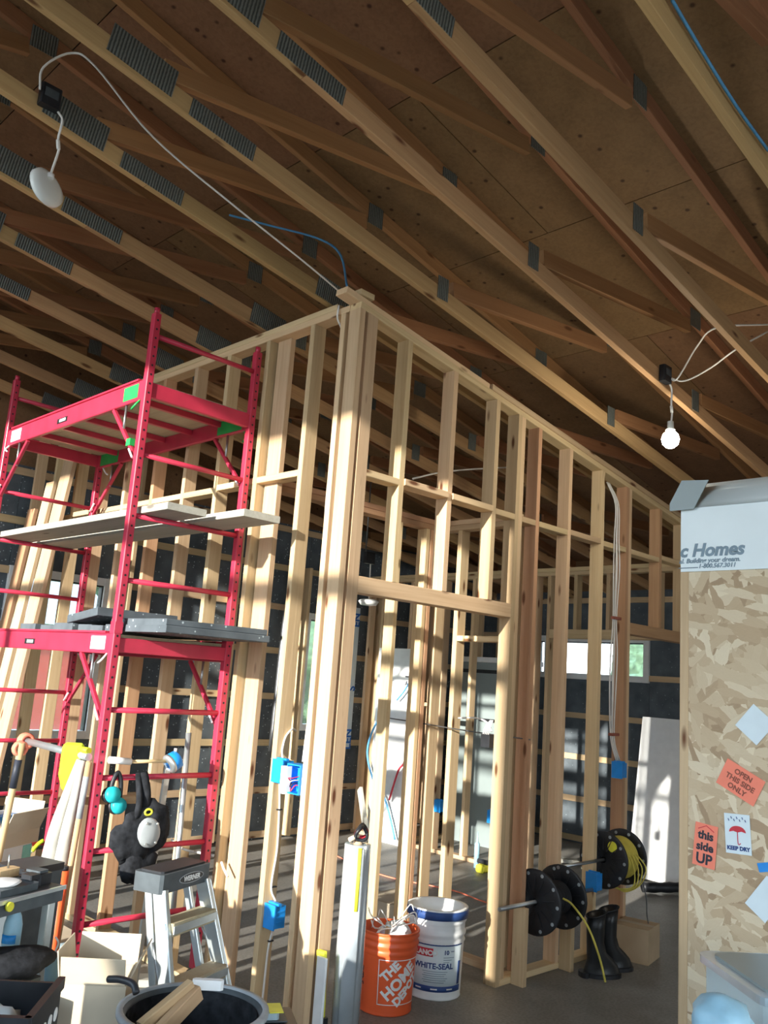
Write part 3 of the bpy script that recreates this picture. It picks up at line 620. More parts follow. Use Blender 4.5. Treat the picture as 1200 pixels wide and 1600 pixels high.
p0 = H(762, 1155, 0, 1.58); abox('box_body', p0.x-.03, p0.x+.03, p0.y-.035, p0.y+.035, p0.z-.05, p0.z+.03, 'black', t, .004)
for k in range(4): tube('wire', [p0+Vector((-.02, -.02+.014*k, .03)), p0+Vector((-.02, -.03+.014*k, .07)), p0+Vector((.0, -.035+.006*k, .12))], .004, 'cable', t, 5, 3)
# PEX tubing by the white sheets
cable('blue_pipe', [H(600, 1112, 0, 4.0), H(583, 1140, 0, 4.0), H(574, 1175, 0, 4.0), H(582, 1215, 0, 4.0), H(600, 1245, 0, 4.0), H(610, 1280, 0, 4.0), H(617, 1312, 0, 4.0)], .012, 'bluecable', 'blue plastic pipe looping in front of the leaning white sheet', cat='pipe')
cable('red_pipe', [H(644, 1005, 0, 4.0), H(640, 1080, 0, 4.0), H(634, 1180, 0, 4.0), H(622, 1205, 0, 4.0), H(608, 1250, 0, 4.0)], .011, 'redcable', 'red plastic pipe hanging in front of the leaning white sheet', cat='pipe')
cable('blue_pipe', [H(640, 1066, 0, 4.0), H(630, 1082, 0, 4.0), H(620, 1094, 0, 4.0)], .010, 'bluecable', 'short blue pipe stub across the white sheet', cat='pipe')
cable('floor_cord', [(3.2, 3.6, .008), (3.0, 2.9, .008), (2.9, 2.3, .008), (3.05, 1.7, .008), (3.0, 1.2, .008), (3.3, .7, .008)], .006, 'sticker', 'thin orange cord lying across the slab beyond the doorway', cat='cord')

# ================================================================== BUCKETS
def bucket(name, label, loc, r0, r1, h, col, rings):
    t = thing(name, label, 'bucket', loc); L = Matrix.Translation(loc)
    prof = [(0, .004), (r0-.004, .004), (r0, .0), (r0+.002, .004)]
    for i in range(1, 40):
        z = h*i/40; r = r0+(r1-r0)*i/40
        for zr in rings:
            if abs(z-zr) < h/70: r += .007
        prof.append((r, z))
    prof += [(r1, h-.008), (r1+.006, h-.008), (r1+.006, h), (r1-.004, h), (r0-.004, .012), (0, .012)]
    put('shell', lathe(prof, 48), col, t, L); return t, L
oc = Vector((.70, .15, 0)); oh = .40
t, L = bucket('orange_bucket', 'orange plastic bucket full of scrap wire in the doorway', oc, .140, .158, oh, 'orange', [.30, .335, .37])
tp = (.158-.140)/oh; av = math.atan2(CAM.y-oc.y, CAM.x-oc.x)
def onb(me, nm, m, a, z, rot=0.0, r=.1412): put(nm, bend(me, r, a, z, rot, tp), m, t, L)
aL = av+.52
for (x0, z0, x1, z1) in ((-.115, .055, -.111, .275), (.111, .055, .115, .275), (-.115, .055, .115, .059), (-.115, .271, .115, .275)):
    a0_ = aL+x0/.14; put('logo_frame', strip(aL+x0/.14, aL+x1/.14, .1412, z0, z1, 14, .0008, tp), 'white', t, L)
for s_, w_, sz in (('THE', .058, .060), ('HOME', -.018, .078), ('DEPOT', -.075, .058)):
    me = textme(s_, sz, .003, 0, .0006, 'CENTER'); c_, n_ = math.cos(R(45)), math.sin(R(45))
    for v in me.vertices: v.co = (c_*v.co.x-n_*(v.co.y+w_)+.0, n_*v.co.x+c_*(v.co.y+w_), v.co.z)
    onb(me, 'logo_letters', 'white', aL, .165)
me = textme('5 GAL', .035, .001); onb(me, 'side_print', 'blackink', av-.95, .13, R(90))
rs = random.Random(4)
for k in range(12):
    a = rs.uniform(0, 6.28); q = Vector((oc.x+rs.uniform(-.04, .04), oc.y+rs.uniform(-.04, .04), .26)); e = Vector((oc.x+.12*math.cos(a), oc.y+.12*math.sin(a), .40+rs.uniform(.0, .12)))
    cable('scrap_wire', [q, q+Vector((0, 0, .12)), e, e+Vector((.03*math.cos(a), .03*math.sin(a), rs.uniform(-.07, .05)))], rs.choice((.002, .003, .004)), 'cable', 'piece of white scrap wire sticking out of the orange bucket', 'scrap wires in the orange bucket')
o = setp(put('scrap_bag', blob(.085, .08, .06, 3, .5, 3, 4), 'wrap', None, Matrix.Translation((oc.x+.05, oc.y, .36))), 'crumpled clear plastic wrap inside the orange bucket', 'plastic wrap')
o = setp(put('wood_stick', boxme(.012, .02, .36), 'handle', None, Matrix.Translation((oc.x-.06, oc.y-.02, .23)) @ Matrix.Rotation(R(8), 4, 'Y')), 'thin wooden stick standing in the orange bucket', 'stick')
wc = Vector((1.10, .16, 0)); wh = .455
t, L = bucket('white_bucket', 'tall white sealant bucket with blue rim and printed label in the doorway', wc, .148, .162, wh, 'white', [.30, .335, .40])
tp = (.162-.148)/wh; av = math.atan2(CAM.y-wc.y, CAM.x-wc.x)
put('blue_rim', lathe([(.163, wh-.04), (.176, wh-.04), (.178, wh-.012), (.172, wh+.003), (.160, wh+.003), (.158, wh-.04)], 48, True, True), 'ink', t, L)
put('inner_lip', lathe([(.172, wh+.003), (.174, wh+.010), (.150, wh+.010), (.140, wh-.03), (.120, wh-.06), (0, wh-.07)], 48), 'white', t, L)
put('label_panel', strip(av-1.15, av+1.15, .1488, .06, .285, 30, .0008, tp), 'paper', t, L)
put('label_band', strip(av-1.15, av+1.15, .1498, .045, .075, 30, .0008, tp), 'ink', t, L); put('label_band', strip(av-1.15, av+1.15, .1498, .282, .290, 30, .0008, tp), 'ink', t, L)
put('red_logo', strip(av-.80, av-.08, .1500, .225, .268, 12, .0008, tp), 'redink', t, L)
r_ = .1512
def onw(s_, sz, m, x, z, bold=.001): put('label_print', bend(textme(s_, sz, bold), r_, av+x/.15, z, 0, tp), m, t, L)
onw('LANCO', .036, 'white', -.112, .233, .002); onw('10', .030, 'ink', .045, .24); onw('WHITE-SEAL', .040, 'ink', -.118, .165, .0012)
onw('YEAR', .009, 'ink', .085, .252, 0)
for k in range(6): put('small_print', strip(av-.45+.05*(k % 2), av+.48-.06*(k % 3), .1500, .148-.011*k, .151-.011*k, 12, .0006, tp), 'greyink', t, L)
for k in range(3): put('small_print', strip(av+.30, av+.72-.1*k, .1500, .222-.012*k, .225-.012*k, 8, .0006, tp), 'greyink', t, L)
for a in (-.6, 0, .6): put('band_print', strip(av+a-.12, av+a+.12, .1508, .056, .063, 6, .0006, tp), 'white', t, L)
put('label_swoosh', strip(av+.95, av+1.1, .1500, .08, .20, 5, .0006, tp), 'ink', t, L); put('label_swoosh', strip(av-1.1, av-1.0, .1500, .10, .25, 5, .0006, tp), 'ink', t, L)

# ================================================================== FOIL ROLL, LEVEL at the corner
rc = Vector((.155, -.12, 0))
t = thing('foil_roll', 'upright roll of silver foil underlay leaning at the corner post', 'roll', rc)
put('roll_sheet', lathe([(.022, .0), (.066, .0), (.067, .45), (.064, .912), (.022, .912)], 32, True, True), 'foil', t, Matrix.Translation(rc))
put('roll_core', lathe([(.016, .005), (.022, .005), (.022, .925), (.016, .925)], 20, True, True), 'card', t, Matrix.Translation(rc))
put('roll_flap', strip(3.4, 4.5, .068, .02, .90, 8, .003), 'foil', t, Matrix.Translation(rc))
put('tape_strip', strip(4.0, 4.25, .0715, .62, .905, 4, .0008), 'yellow', t, Matrix.Translation(rc))
t = thing('cable_bundle', 'small black and red coil lying on top of the foil roll', 'coil', rc+Vector((0, 0, .927)))
for k, (m, rr) in enumerate((('black', .042), ('redink', .036), ('redink', .030), ('black', .046))):
    tube('loop', [rc+Vector((.03*math.cos(a)*1.2+.012*k, .01*math.sin(a*2)+.012*k-.02, .927+.036+rr*.75*math.sin(a))) for a in [2*math.pi*i/10 for i in range(11)]], .009, m, t, 6, 3)
rod('grip', rc+Vector((-.06, 0, .935)), rc+Vector((-.01, -.01, .955)), .011, 'cardpale', t)
t = thing('spirit_level', 'white and yellow spirit level standing against the corner post', 'level', (.065, -.06, 0))
bar('level_body', (.065, -.05, .0), (.06, -.025, .42), .022, .055, 'yellow', t, (1, 0, 0)); abox('end_grip', .05, .08, -.085, -.02, .0, .14, 'black', t); abox('white_edge', .035, .05, -.085, -.02, .0, .40, 'white', t)

# ================================================================== SPOOLS, STUBS, BOOTS, BOX
def spool(label, x0, x1, yc, zc_, r, wire, full, loc):
    t = thing('cable_spool', label, 'cable spool', (x0, yc, zc_-r), 0, 'black cable spools')
    RY = Matrix.Rotation(R(90), 4, 'Y')
    for x in (x0, x1-.012):
        f = put('flange', lathe([(.022, 0), (r-.012, .0), (r, .002), (r, .012), (r-.012, .012), (.022, .010)], 40, True, True), 'black', t, Matrix.Translation((x, yc, zc_)) @ RY)
        for k in range(10):
            a = 2*math.pi*k/10
            put('flange_hole', cylme(.011, .0146, 10), 'grey', f, Matrix.Translation((x-.0013, yc+.87*r*math.cos(a), zc_+.87*r*math.sin(a))) @ RY)
        for k in range(14):
            a = 2*math.pi*(k+.5)/14
            bar('flange_rib', (x-.002, yc+.35*r*math.cos(a), zc_+.35*r*math.sin(a)), (x-.002, yc+.78*r*math.cos(a), zc_+.78*r*math.sin(a)), .006, .005, 'black', f, (1, 0, 0), 0)
    put('hub', lathe([(.022, 0), (.07, 0), (.07, x1-x0-.024), (.022, x1-x0-.024)], 28, True, True), 'black', t, Matrix.Translation((x0+.012, yc, zc_)) @ RY)
    if full:
        n = 9; prof = [(.071, .004)]
        for k in range(n): q = .004+(x1-x0-.034)*(k+.5)/n; prof += [(full-.008, q-.009), (full, q), (full-.008, q+.009)]
        prof += [(.071, x1-x0-.030)]
        put('winding', lathe(prof, 40, True, True), wire, t, Matrix.Translation((x0+.012, yc, zc_)) @ RY)
    return t
t = spool('black cable spool hung low on a rod near the boots, nearly empty', 1.745, 2.035, -.05, .445, .19, 'black', .10, 0)
put('spool_tag', boxme(.0015, .05, .10), 'paper', t, Matrix.Translation((1.752, -.13, .49)) @ Matrix.Rotation(R(18), 4, 'X')); put('spool_tag', boxme(.0015, .04, .045), 'paper', t, Matrix.Translation((1.752, -.13, .34)))
t = spool('black cable spool wound with yellow cable, hung higher beside the double stud', 2.555, 2.815, -.03, .615, .185, 'yellowcable', .14, 0)
put('spool_tag', cylme(.035, .0015, 20), 'yellow', t, Matrix.Translation((2.5525, -.10, .71)) @ Matrix.Rotation(R(90), 4, 'Y'))
for k in range(4):
    tube('loose_turn', [(2.64+.035*k, -.03-.145, .66), (2.65+.035*k, -.21-.01*k, .58), (2.66+.03*k, -.20, .47), (2.63+.02*k, -.12, .44-.008*k), (2.60+.02*k, -.05, .455)], .0045, 'yellowcable', t)
setp(rod('spool_rod', (1.40, -.05, .445), (2.485, -.05, .445), .013, 'steel'), 'steel pipe through the lower black spool', 'pipe')
setp(rod('spool_rod', (2.02, -.03, .615), (2.835, -.03, .615), .011, 'steel'), 'steel pipe through the spool of yellow cable', 'pipe')
setp(abox('wood_stub', 1.600, 1.638, -.090, -.001, 0, .430, 'stud', None), 'short upright timber under the left end of the lower spool pipe', 'timber')
setp(abox('wood_stub', 2.100, 2.138, -.090, -.001, 0, .430, 'stud', None), 'short upright timber under the right end of the lower spool pipe', 'timber')
cable('yellow_cable', [(1.90, -.15, .47), (1.93, -.20, .44), (2.0, -.27, .32), (2.07, -.31, .15), (2.11, -.33, .01)], .0065, 'yellowcable', 'yellow cable end hanging from the lower spool to the floor')
cable('dark_cable', [(2.78, -.20, .50), (2.80, -.22, .38), (2.81, -.22, .28), (2.83, -.22, .22)], .004, 'darksteel', 'thin dark cable dangling from the yellow cable spool')
def boot(loc, rz, lab):
    t = thing('rubber_boot', lab, 'boot', loc, rz, 'pair of rubber boots'); M = t.matrix_basis.copy()
    n = 20; rows = [(0, .045, .115, .060), (.03, .043, .120, .045), (.07, .040, .105, .047), (.10, .030, .085, .050), (.14, .006, .062, .052), (.20, -.004, .054, .050), (.28, -.004, .056, .054), (.36, -.002, .062, .058)]
    v = []; f = []
    for z, cx, rx, ry in rows:
        for k in range(n): a = 2*math.pi*k/n; v.append((cx+rx*math.cos(a), ry*math.sin(a), z+(.018*math.cos(a) if z > .35 else 0)))
    for i in range(len(rows)-1): f += [(i*n+k, i*n+(k+1) % n, (i+1)*n+(k+1) % n, (i+1)*n+k) for k in range(n)]
    f.append(tuple(range(n-1, -1, -1)))
    me = mesh(v, f, True); o = put('boot_shaft', me, 'rubber', t, M); md = o.modifiers.new('s', 'SOLIDIFY'); md.thickness = .005
    so_ = [(x*1.06, y*1.08) for x, y in [(rows[0][1]+rows[0][2]*math.cos(2*math.pi*k/n), rows[0][3]*math.sin(2*math.pi*k/n)) for k in range(n)]]
    put('sole', prism(so_, .022), 'black', t, M); put('heel', prism([(-.075+.03*math.cos(q*.5), .05*math.sin(q*.5)) for q in range(13)], .03), 'black', t, M)
    put('top_band', tubeme([(-.002+.064*math.cos(a), .060*math.sin(a), .362+.018*math.cos(a)) for a in [2*math.pi*k/16 for k in range(17)]], .005, 6, 1), 'black', t, M)
boot((2.175, -.22, 0), R(-35), 'black rubber boot standing nearer the lower spool'); boot((2.375, -.19, 0), R(-35), 'black rubber boot standing nearer the cardboard box')
def carton(name, label, loc, rz, sx, sy, h, m='card', flaps=False, tape=True):
    t = thing(name, label, 'box', loc, rz); M = t.matrix_basis.copy(); th = .004
    for nm, a in (('side', (-sx/2, -sx/2+th, -sy/2, sy/2, 0, h)), ('side', (sx/2-th, sx/2, -sy/2, sy/2, 0, h)), ('side', (-sx/2+th, sx/2-th, -sy/2, -sy/2+th, 0, h)), ('side', (-sx/2+th, sx/2-th, sy/2-th, sy/2, 0, h)), ('bottom', (-sx/2+th, sx/2-th, -sy/2+th, sy/2-th, 0, th))):
        c = Vector(((a[0]+a[1])/2, (a[2]+a[3])/2, (a[4]+a[5])/2)); put(nm, boxme(a[1]-a[0], a[3]-a[2], a[5]-a[4]), m, t, M @ Matrix.Translation(c))
    if flaps:
        for s_, ax_ in ((-1, 0), (1, 0), (-1, 1), (1, 1)):
            w_ = sx if ax_ else sy; d_ = (sy if ax_ else sx)*.45; q = R(74+6*s_)
            B = Matrix.Translation((0, s_*sy/2, h) if ax_ else (s_*sx/2, 0, h)) @ Matrix.Rotation(R(90*s_)+(0 if ax_ else R(-90)), 4, 'Z')
            if not ax_: B = Matrix.Translation((s_*sx/2, 0, h)) @ Matrix.Rotation(0 if s_ > 0 else R(180), 4, 'Z')
            put('flap', boxme(d_, w_-.01, th), m, t, M @ B @ Matrix.Rotation(-q, 4, 'Y') @ Matrix.Translation((d_/2, 0, 0)))
    else:
        put('lid', boxme(sx, sy, th), m, t, M @ Matrix.Translation((0, 0, h+th/2)))
        if tape: put('tape', boxme(.05, sy+.002, .001), 'cardpale', t, M @ Matrix.Translation((0, 0, h+th+.0006)))
    return t
carton('cardboard_box', 'small closed cardboard box beside the black boots', (2.78, -.16, 0), R(12), .26, .24, .21)
setp(put('brick_block', boxme(.12, .09, .16), 'cardpale', None, Matrix.Translation((1.36, .28, .08)) @ Matrix.Rotation(R(20), 4, 'Z')), 'pale block standing behind the white bucket', 'block')
carton('cardboard_box', 'flat open carton behind the white bucket on the slab', (1.9, 1.25, 0), R(5), .42, .32, .18, 'cardpale')

# ================================================================== WHITE SHEETS AND STORED GOODS BEYOND THE WALLS
o = bar('white_sheet', (5.16, .60, .012), (5.42, .60, 1.52), 1.3, .04, 'whiteshiny', None, (0, 1, 0)); setp(o, 'glossy white sheet leaning at the right behind the wooden crate', 'sheet')
t = thing('white_door', 'tall white panel leaning behind the doorway by the red pipe', 'panel', (4.09, 3.5, 0))
pA = H(602, 1012, 0, 4.08); pB = H(645, 1015, 0, 4.08)
abox('panel_board', 4.06, 4.10, 3.13, 3.80, .0, 2.06, 'white', t); put('panel_print', textme('ADE', .07, .002), 'blackink', t, facing((4.058, 3.36, 1.66), (-1, 0, 0)))
abox('panel_print_bar', 4.0575, 4.0595, 3.23, 3.36, 1.75, 1.765, 'blackink', t, 0)
t = thing('wrapped_cabinet', 'large grey wrapped cabinet standing behind the hallway studs', 'cabinet', (5.35, 2.6, 0))
abox('cabinet_body', 4.95, 5.6, 2.66, 3.32, 0.0, 1.98, 'plasticgrey', t, .01); abox('top_trim', 4.93, 5.62, 2.64, 3.34, 1.981, 2.04, 'white', t, .004); abox('dark_band', 4.945, 4.95, 2.67, 3.31, 1.86, 1.90, 'black', t, 0); abox('handle', 4.92, 4.95, 2.75, 3.0, 1.33, 1.36, 'black', t)
setp(bar('wood_offcut', (3.90, 3.62, .04), (4.03, 3.92, .50), .089, .038, 'greywood', None), 'grey timber offcut leaning near the blue pipe', 'timber')
t = thing('sealant_tube', 'white sealant tube standing on the slab behind the jamb', 'tube', (4.02, 2.22, 0))
put('cartridge', lathe([(0, 0), (.026, 0), (.026, .21), (.02, .225), (.010, .23), (.009, .25), (.003, .33), (0, .33)], 18), 'skyblue', t, Matrix.Translation((4.02, 2.22, 0)))
t = thing('work_light', 'small yellow tool lying by the sealant tube', 'tool', (3.92, 2.05, 0)); abox('tool_body', 3.86, 3.98, 2.0, 2.10, 0, .07, 'yellow', t, .015); abox('tool_handle', 3.90, 3.94, 1.98, 2.12, .07, .11, 'black', t, .01)
t = thing('hose_end', 'black corrugated hose end lying on the slab beside the crate', 'hose', (4.8, .62, .05))
put('hose', tubeme([(4.62, .80, .05), (4.75, .70, .055), (4.9, .60, .06), (5.05, .50, .06)], .045, 12, 6, lambda q: 1+.08*math.sin(q*90)), 'black', t)
for i, (x, y, l_) in enumerate(((5.1, 2.0, 1.0), (5.2, 1.85, .9), (5.05, 1.7, 1.2))):
    setp(bar('floor_board', (x, y, .021), (x+.35, y-l_*.6, .021), .038, .12, 'greywood', None, (0, 0, 1)), 'board lying on the slab beyond the far doorway, %s of three from the back' % lab[i], 'board')
t = thing('white_can', 'small white box lying among the boards by the right wall', 'box', (5.25, 1.35, 0)); abox('body', 5.2, 5.32, 1.42, 1.56, .041+.0, .10, 'white', t); 
t.location.z = 0
tw = thing('window_tape', 'strip of white flashing tape with blue print beside the far window', 'tape', (4.1, 4.16, 1.0))
q0 = H(560, 950, 1, 4.17); q1 = H(546, 1168, 1, 4.17)
abox('tape_strip', q0.x-.04, q0.x+.03, 4.165, 4.178, q1.z, q0.z, 'paper', tw, 0)
for s_, zz in (('EN', .92), ('S', .46), ('LEN', .05)): put('tape_print', textme(s_, .13, .004), 'blueink', tw, facing((q0.x+.028, 4.163, q1.z+(q0.z-q1.z)*zz-.1), (0, -1, 0), (-1, 0, 0)))
setp(tube('vent_pipe', [(2.95, 4.05, 3.0), (2.85, 4.03, 2.2), (2.80, 4.0, .9)], .03, 'darksteel', None, 10), 'dark flexible pipe hanging on the back wall left of the far window', 'pipe')

# ================================================================== OSB CRATE at the right
cx_, cy1 = .27, -1.715
t = thing('wooden_crate', 'tall particle board crate topped with white plastic wrap and shipping stickers', 'crate', (cx_+.35, -2.6, 0))
abox('front_panel', cx_, cx_+.018, cy1-2.2, cy1-.035, .02, 2.20, 'osb', t, 0)
# give the particle board a face-on texture frame
abox('edge_batten', cx_-.003, cx_+.036, cy1-.034, cy1, .0, 2.40, 'strap', t); abox('side_panel', cx_+.036, cx_+.75, cy1-.018, cy1, .02, 2.30, 'osb', t, 0)
abox('back_panel', cx_+.75, cx_+.768, cy1-2.2, cy1, .02, 2.30, 'osb', t, 0); abox('side_panel', cx_+.018, cx_+.75, cy1-2.2, cy1-2.182, .02, 2.30, 'osb', t, 0)
abox('foot_block', cx_-.05, cx_+.04, cy1-.09, cy1+.02, 0, .10, 'white', t)
wrp = abox('wrap_skirt', cx_-.006, cx_-.002, cy1-2.2, cy1-.004, 2.20, 2.455, 'wrap', t, 0)
bv = []; bf = []
for j, yy in enumerate((cy1-.02, cy1-.05, cy1-.6, cy1-1.2, cy1-2.2)):
    for k in range(9):
        a = R(90*k/8); ins = .06 if j == 0 else 0
        bv.append((cx_-.008+.16*(1-math.cos(a))+ins*.3, yy-ins, 2.452+(.125-ins*.5)*math.sin(a)+.004*math.sin(j*3+k)))
for j in range(4): bf += [(j*9+k, j*9+k+1, j*9+k+10, j*9+k+9) for k in range(8)]
o = put('wrap_top', mesh(bv, bf, True), 'wrap', t); md = o.modifiers.new('s', 'SOLIDIFY'); md.thickness = .004
abox('wrap_lid', cx_+.15, cx_+.76, cy1-2.2, cy1-.05, 2.565, 2.575, 'wrap', t, 0)
o = put('wrap_fold', prism([(0, 0), (.10, .0), (.16, .11), (.05, .12), (.0, .03)], .004), 'plasticgrey', t, facing((cx_-.02, cy1+.035, 2.445), (-1, .0, 0)))
def on_crate(u, v): return hit(u, v, 0, cx_-.002)
NX = (-1, 0, 0)
q = on_crate(1061, 869); put('crate_print', textme('c Homes', .070, .0025, .22), 'greyink', t, facing((cx_-.0075, q.y-.005, q.z-.005), NX))
q = on_crate(1062, 883); put('crate_print', textme('al. Building your dream.', .0255, .0006, .22), 'greyink', t, facing((cx_-.0075, q.y, q.z+.005), NX))
q = on_crate(1092, 886); put('crate_print', textme('1-800.567.3011', .0235, .0006, .22), 'greyink', t, facing((cx_-.0075, q.y, q.z-.005), NX))
q = on_crate(1062, 889); put('crate_print', textme('_______', .022, .0012, .2), 'greyink', t, facing((cx_-.0075, q.y, q.z+.004), NX))
def sticker(u, v, w_, h_, rot, m):
    q = on_crate(u, v); M = facing((cx_-.0035, q.y, q.z), NX) @ Matrix.Rotation(R(rot), 4, 'Z')
    s_ = put('sticker', boxme(w_, h_, .001), m, t, M); return s_, M @ Matrix.Translation((0, 0, .0015))
def stext(s_, M, txt, sz, x, y, m, bold=.001): put('sticker_print', textme(txt, sz, bold, 0, .0003, 'CENTER'), m, s_, M @ Matrix.Translation((x, y, 0)))
s_, M = sticker(1102, 1321, .085, .150, -5, 'sticker')
for tx, y, z in (('this', .022, .040), ('side', -.018, .040), ('UP', -.064, .050)): stext(s_, M, tx, z, 0, y, 'blackink', .0015)
put('sticker_print', prism([(-.03, .052), (0, .068), (.03, .052), (.03, .055), (0, .071), (-.03, .055)], .0006), 'redink', s_, M)
s_, M = sticker(1153, 1303, .092, .135, 3, 'paper'); stext(s_, M, 'KEEP DRY', .0185, 0, -.055, 'ink')
put('sticker_print', prism([(-.03, .005)]+[(.03*math.cos(R(180-k*15)), .005+.022*math.sin(R(180-k*15))) for k in range(1, 12)]+[(.03, .005), (.015, .009), (0, .005), (-.015, .009)], .0006), 'redink', s_, M)
put('sticker_print', tubeme([(0, .006, .0003), (0, -.03, .0003), (.004, -.036, .0003), (.009, -.031, .0003)], .0015, 5, 3), 'redink', s_, M)
for k in range(7): put('sticker_print', prism([(-.03+.010*k, .042+.008*(k % 2)), (-.027+.010*k, .042+.008*(k % 2)), (-.030+.010*k, .050+.008*(k % 2)), (-.033+.010*k, .050+.008*(k % 2))], .0005), 'ink', s_, M)
s_, M = sticker(1157, 1222, .150, .100, -26, 'sticker')
for tx, y in (('OPEN', .018), ('THIS SIDE', -.010), ('ONLY', -.038)): stext(s_, M, tx, .026, 0, y, 'brick', .0008)
sticker(1180, 1132, .10, .105, -40, 'paper'); sticker(1197, 1405, .085, .13, -36, 'paper'); s_, M = sticker(1196, 1355, .05, .03, 15, 'bluebox')
# wrapped goods in front of the crate, bottom right
t = thing('plastic_tote', 'clear bluish plastic tote at the bottom right in front of the crate', 'tote', (-.02, -2.35, 0))
q = dep(1222, 1555, 2.50); QM = Matrix.Translation((q.x, q.y, 0)) @ Matrix.Rotation(R(-40), 4, 'Z')
put('tote_base', prism(rrect(.15, .20, .04), .50), 'darkgrey', t, QM)
put('tote_body', prism(rrect(.15, .20, .045), q.z+.03-.501), 'clearplastic', t, QM @ Matrix.Translation((0, 0, .501))); put('tote_lid', prism(rrect(.165, .215, .05), .022), 'foil', t, QM @ Matrix.Translation((0, 0, q.z+.03))); put('lid_panel', prism(rrect(.13, .18, .04), .008), 'plasticgrey', t, QM @ Matrix.Translation((0, 0, q.z+.052)))
o = setp(put('plastic_bag', blob(.075, .075, .06, 3, .25, 5), 'skyblue', None, Matrix.Translation(dep(1128, 1592, 2.25))), 'rounded pale blue plastic bundle below the crate stickers', 'bag')
q = dep(1128, 1592, 2.25); setp(abox('stand_box', q.x-.08, q.x+.08, q.y-.08, q.y+.08, 0, q.z-.055, 'grey', None, .01), 'grey bin under the rounded blue bundle', 'bin')

# ================================================================== STEPLADDER
lc = dep(270, 1368, 3.7); az = R(21)
t = thing('stepladder', 'aluminium stepladder with black top cap below the scaffold', 'ladder', (lc.x, lc.y, 0), az); M = t.matrix_basis.copy(); zt_ = lc.z
def lb(nm, a, b, sx, sy, m, xd=(1, 0, 0), par=None):
    a, b = Vector(a), Vector(b); return put(nm, boxme(sx, sy, (b-a).length, .003), m, par or t, M @ Matrix.Translation((a+b)/2) @ frame(b-a, xd))
cap = put('top_cap', boxme(.34, .15, .075, .012), 'darkgrey', t, M @ Matrix.Translation((0, 0, zt_)))
put('cap_ridge', boxme(.30, .12, .008, .01), 'black', cap, M @ Matrix.Translation((0, 0, zt_+.041)))
put('cap_badge', prism([(.085*math.cos(R(10*k)), .021*math.sin(R(10*k))) for k in range(36)], .002), 'grey', cap, M @ facing((.03, -.0755, zt_), (0, -1, 0))); put('cap_badge', prism([(.080*math.cos(R(10*k)), .0175*math.sin(R(10*k))) for k in range(36)], .0026), 'black', cap, M @ facing((.03, -.0755, zt_), (0, -1, 0)))
put('cap_letters', textme('WERNER', .028, .001, .1, .0005, 'CENTER'), 'white', cap, M @ facing((.03, -.0788, zt_-.009), (0, -1, 0)))
zb = zt_-.03
for s_ in (-1, 1):
    top, bot = Vector((s_*.145, -.055, zb)), Vector((s_*.225, -.30, .012)); d = (bot-top)
    rl = lb('front_rail', top, bot, .026, .064, 'alu'); lb('rail_flange', top+Vector((s_*.014, -.03, 0)), bot+Vector((s_*.014, -.03, 0)), .008, .008, 'alu', par=rl)
    lb('foot', bot+Vector((0, 0, .03)), bot+Vector((0, 0, -.012)), .034, .072, 'black'); 
    tr, br = Vector((s_*.125, .02, zb)), Vector((s_*.19, -.20, .012)); lb('rear_rail', tr, br, .022, .035, 'alu'); lb('foot', br+Vector((0, 0, .03)), br+Vector((0, 0, -.012)), .03, .045, 'black')
    put('spreader', tubeme([(s_*.185, -.13, .45), (s_*.178, -.10, .52), (s_*.165, -.06, .60)], .006, 6, 2), 'steel', t, M)
for z in (.655, .44, .225):
    f_ = (zb-z)/(zb-.012); hw = .145+.08*f_; yy = -.055-.245*f_
    st = put('step', boxme(2*hw-.02, .085, .05, .004), 'ply', t, M @ Matrix.Translation((0, yy, z)))
    put('step_nose', boxme(2*hw-.02, .006, .03), 'alu', st, M @ Matrix.Translation((0, yy-.046, z)))
for z in (.60, .30):
    f_ = (zb-z)/(zb-.012); lb('rear_bar', (-.125-.065*f_, .02-.22*f_, z), (.125+.065*f_, .02-.22*f_, z), .018, .018, 'alu')
put('rail_label', boxme(.027, .002, .09), 'blueink', t, M @ Matrix.Translation((-.163, -.132, zb-.15)) @ Matrix.Rotation(R(-17), 4, 'X'))

# ================================================================== TOOLS HUNG ON THE SCAFFOLD
yo = SY[0]-PW/2
t = thing('long_pole', 'grey metal pole with orange clamp lying level along the scaffold', 'pole', (-.80, 1.3, 1.2))
pA, pB = Vector((-.79, 1.62, 1.225)), Vector((-.79, .88, 1.22)); rod('pole_tube', pA, pB, .019, 'alu', t); 
for k in range(3): tube('clamp_ring', [pA+Vector((.034*math.cos(a), .02*k, .034*math.sin(a))) for a in [2*math.pi*i/8 for i in range(9)]], .011, 'sticker', t, 6, 2)
t = thing('tape_mop', 'wooden pole with blue taping head pointing along the scaffold end', 'pole', (-.5, .80, 1.2))
rod('sleeve', (-.72, .80, 1.215), (-.60, .80, 1.205), .017, 'white', t); rod('shaft', (-.60, .80, 1.205), (-.37, .80, 1.205), .009, 'handle', t)
put('blue_head', lathe([(0, .03), (.03, .03), (.048, .02), (.05, -.02), (.045, -.03), (0, -.03)], 20), 'bluebox', t, Matrix.Translation((-.345, .80, 1.205)) @ Matrix.Rotation(R(60), 4, 'Y')); put('head_frame', lathe([(.03, -.05), (.052, -.035), (.052, -.022), (.03, -.03)], 20, True, True), 'alu', t, Matrix.Translation((-.345, .80, 1.205)) @ Matrix.Rotation(R(60), 4, 'Y'))
rod('head_knob', (-.345, .80, 1.25), (-.345, .80, 1.27), .008, 'white', t)
t = thing('yellow_hood', 'lime yellow protective sleeve hanging on the near scaffold post', 'sleeve', (-.80, .92, 1.15))
pts = [(-.045, .09), (.05, .09), (.055, .02), (.05, -.09), (.0, -.15), (-.03, -.145), (-.055, -.07), (-.055, .06)]
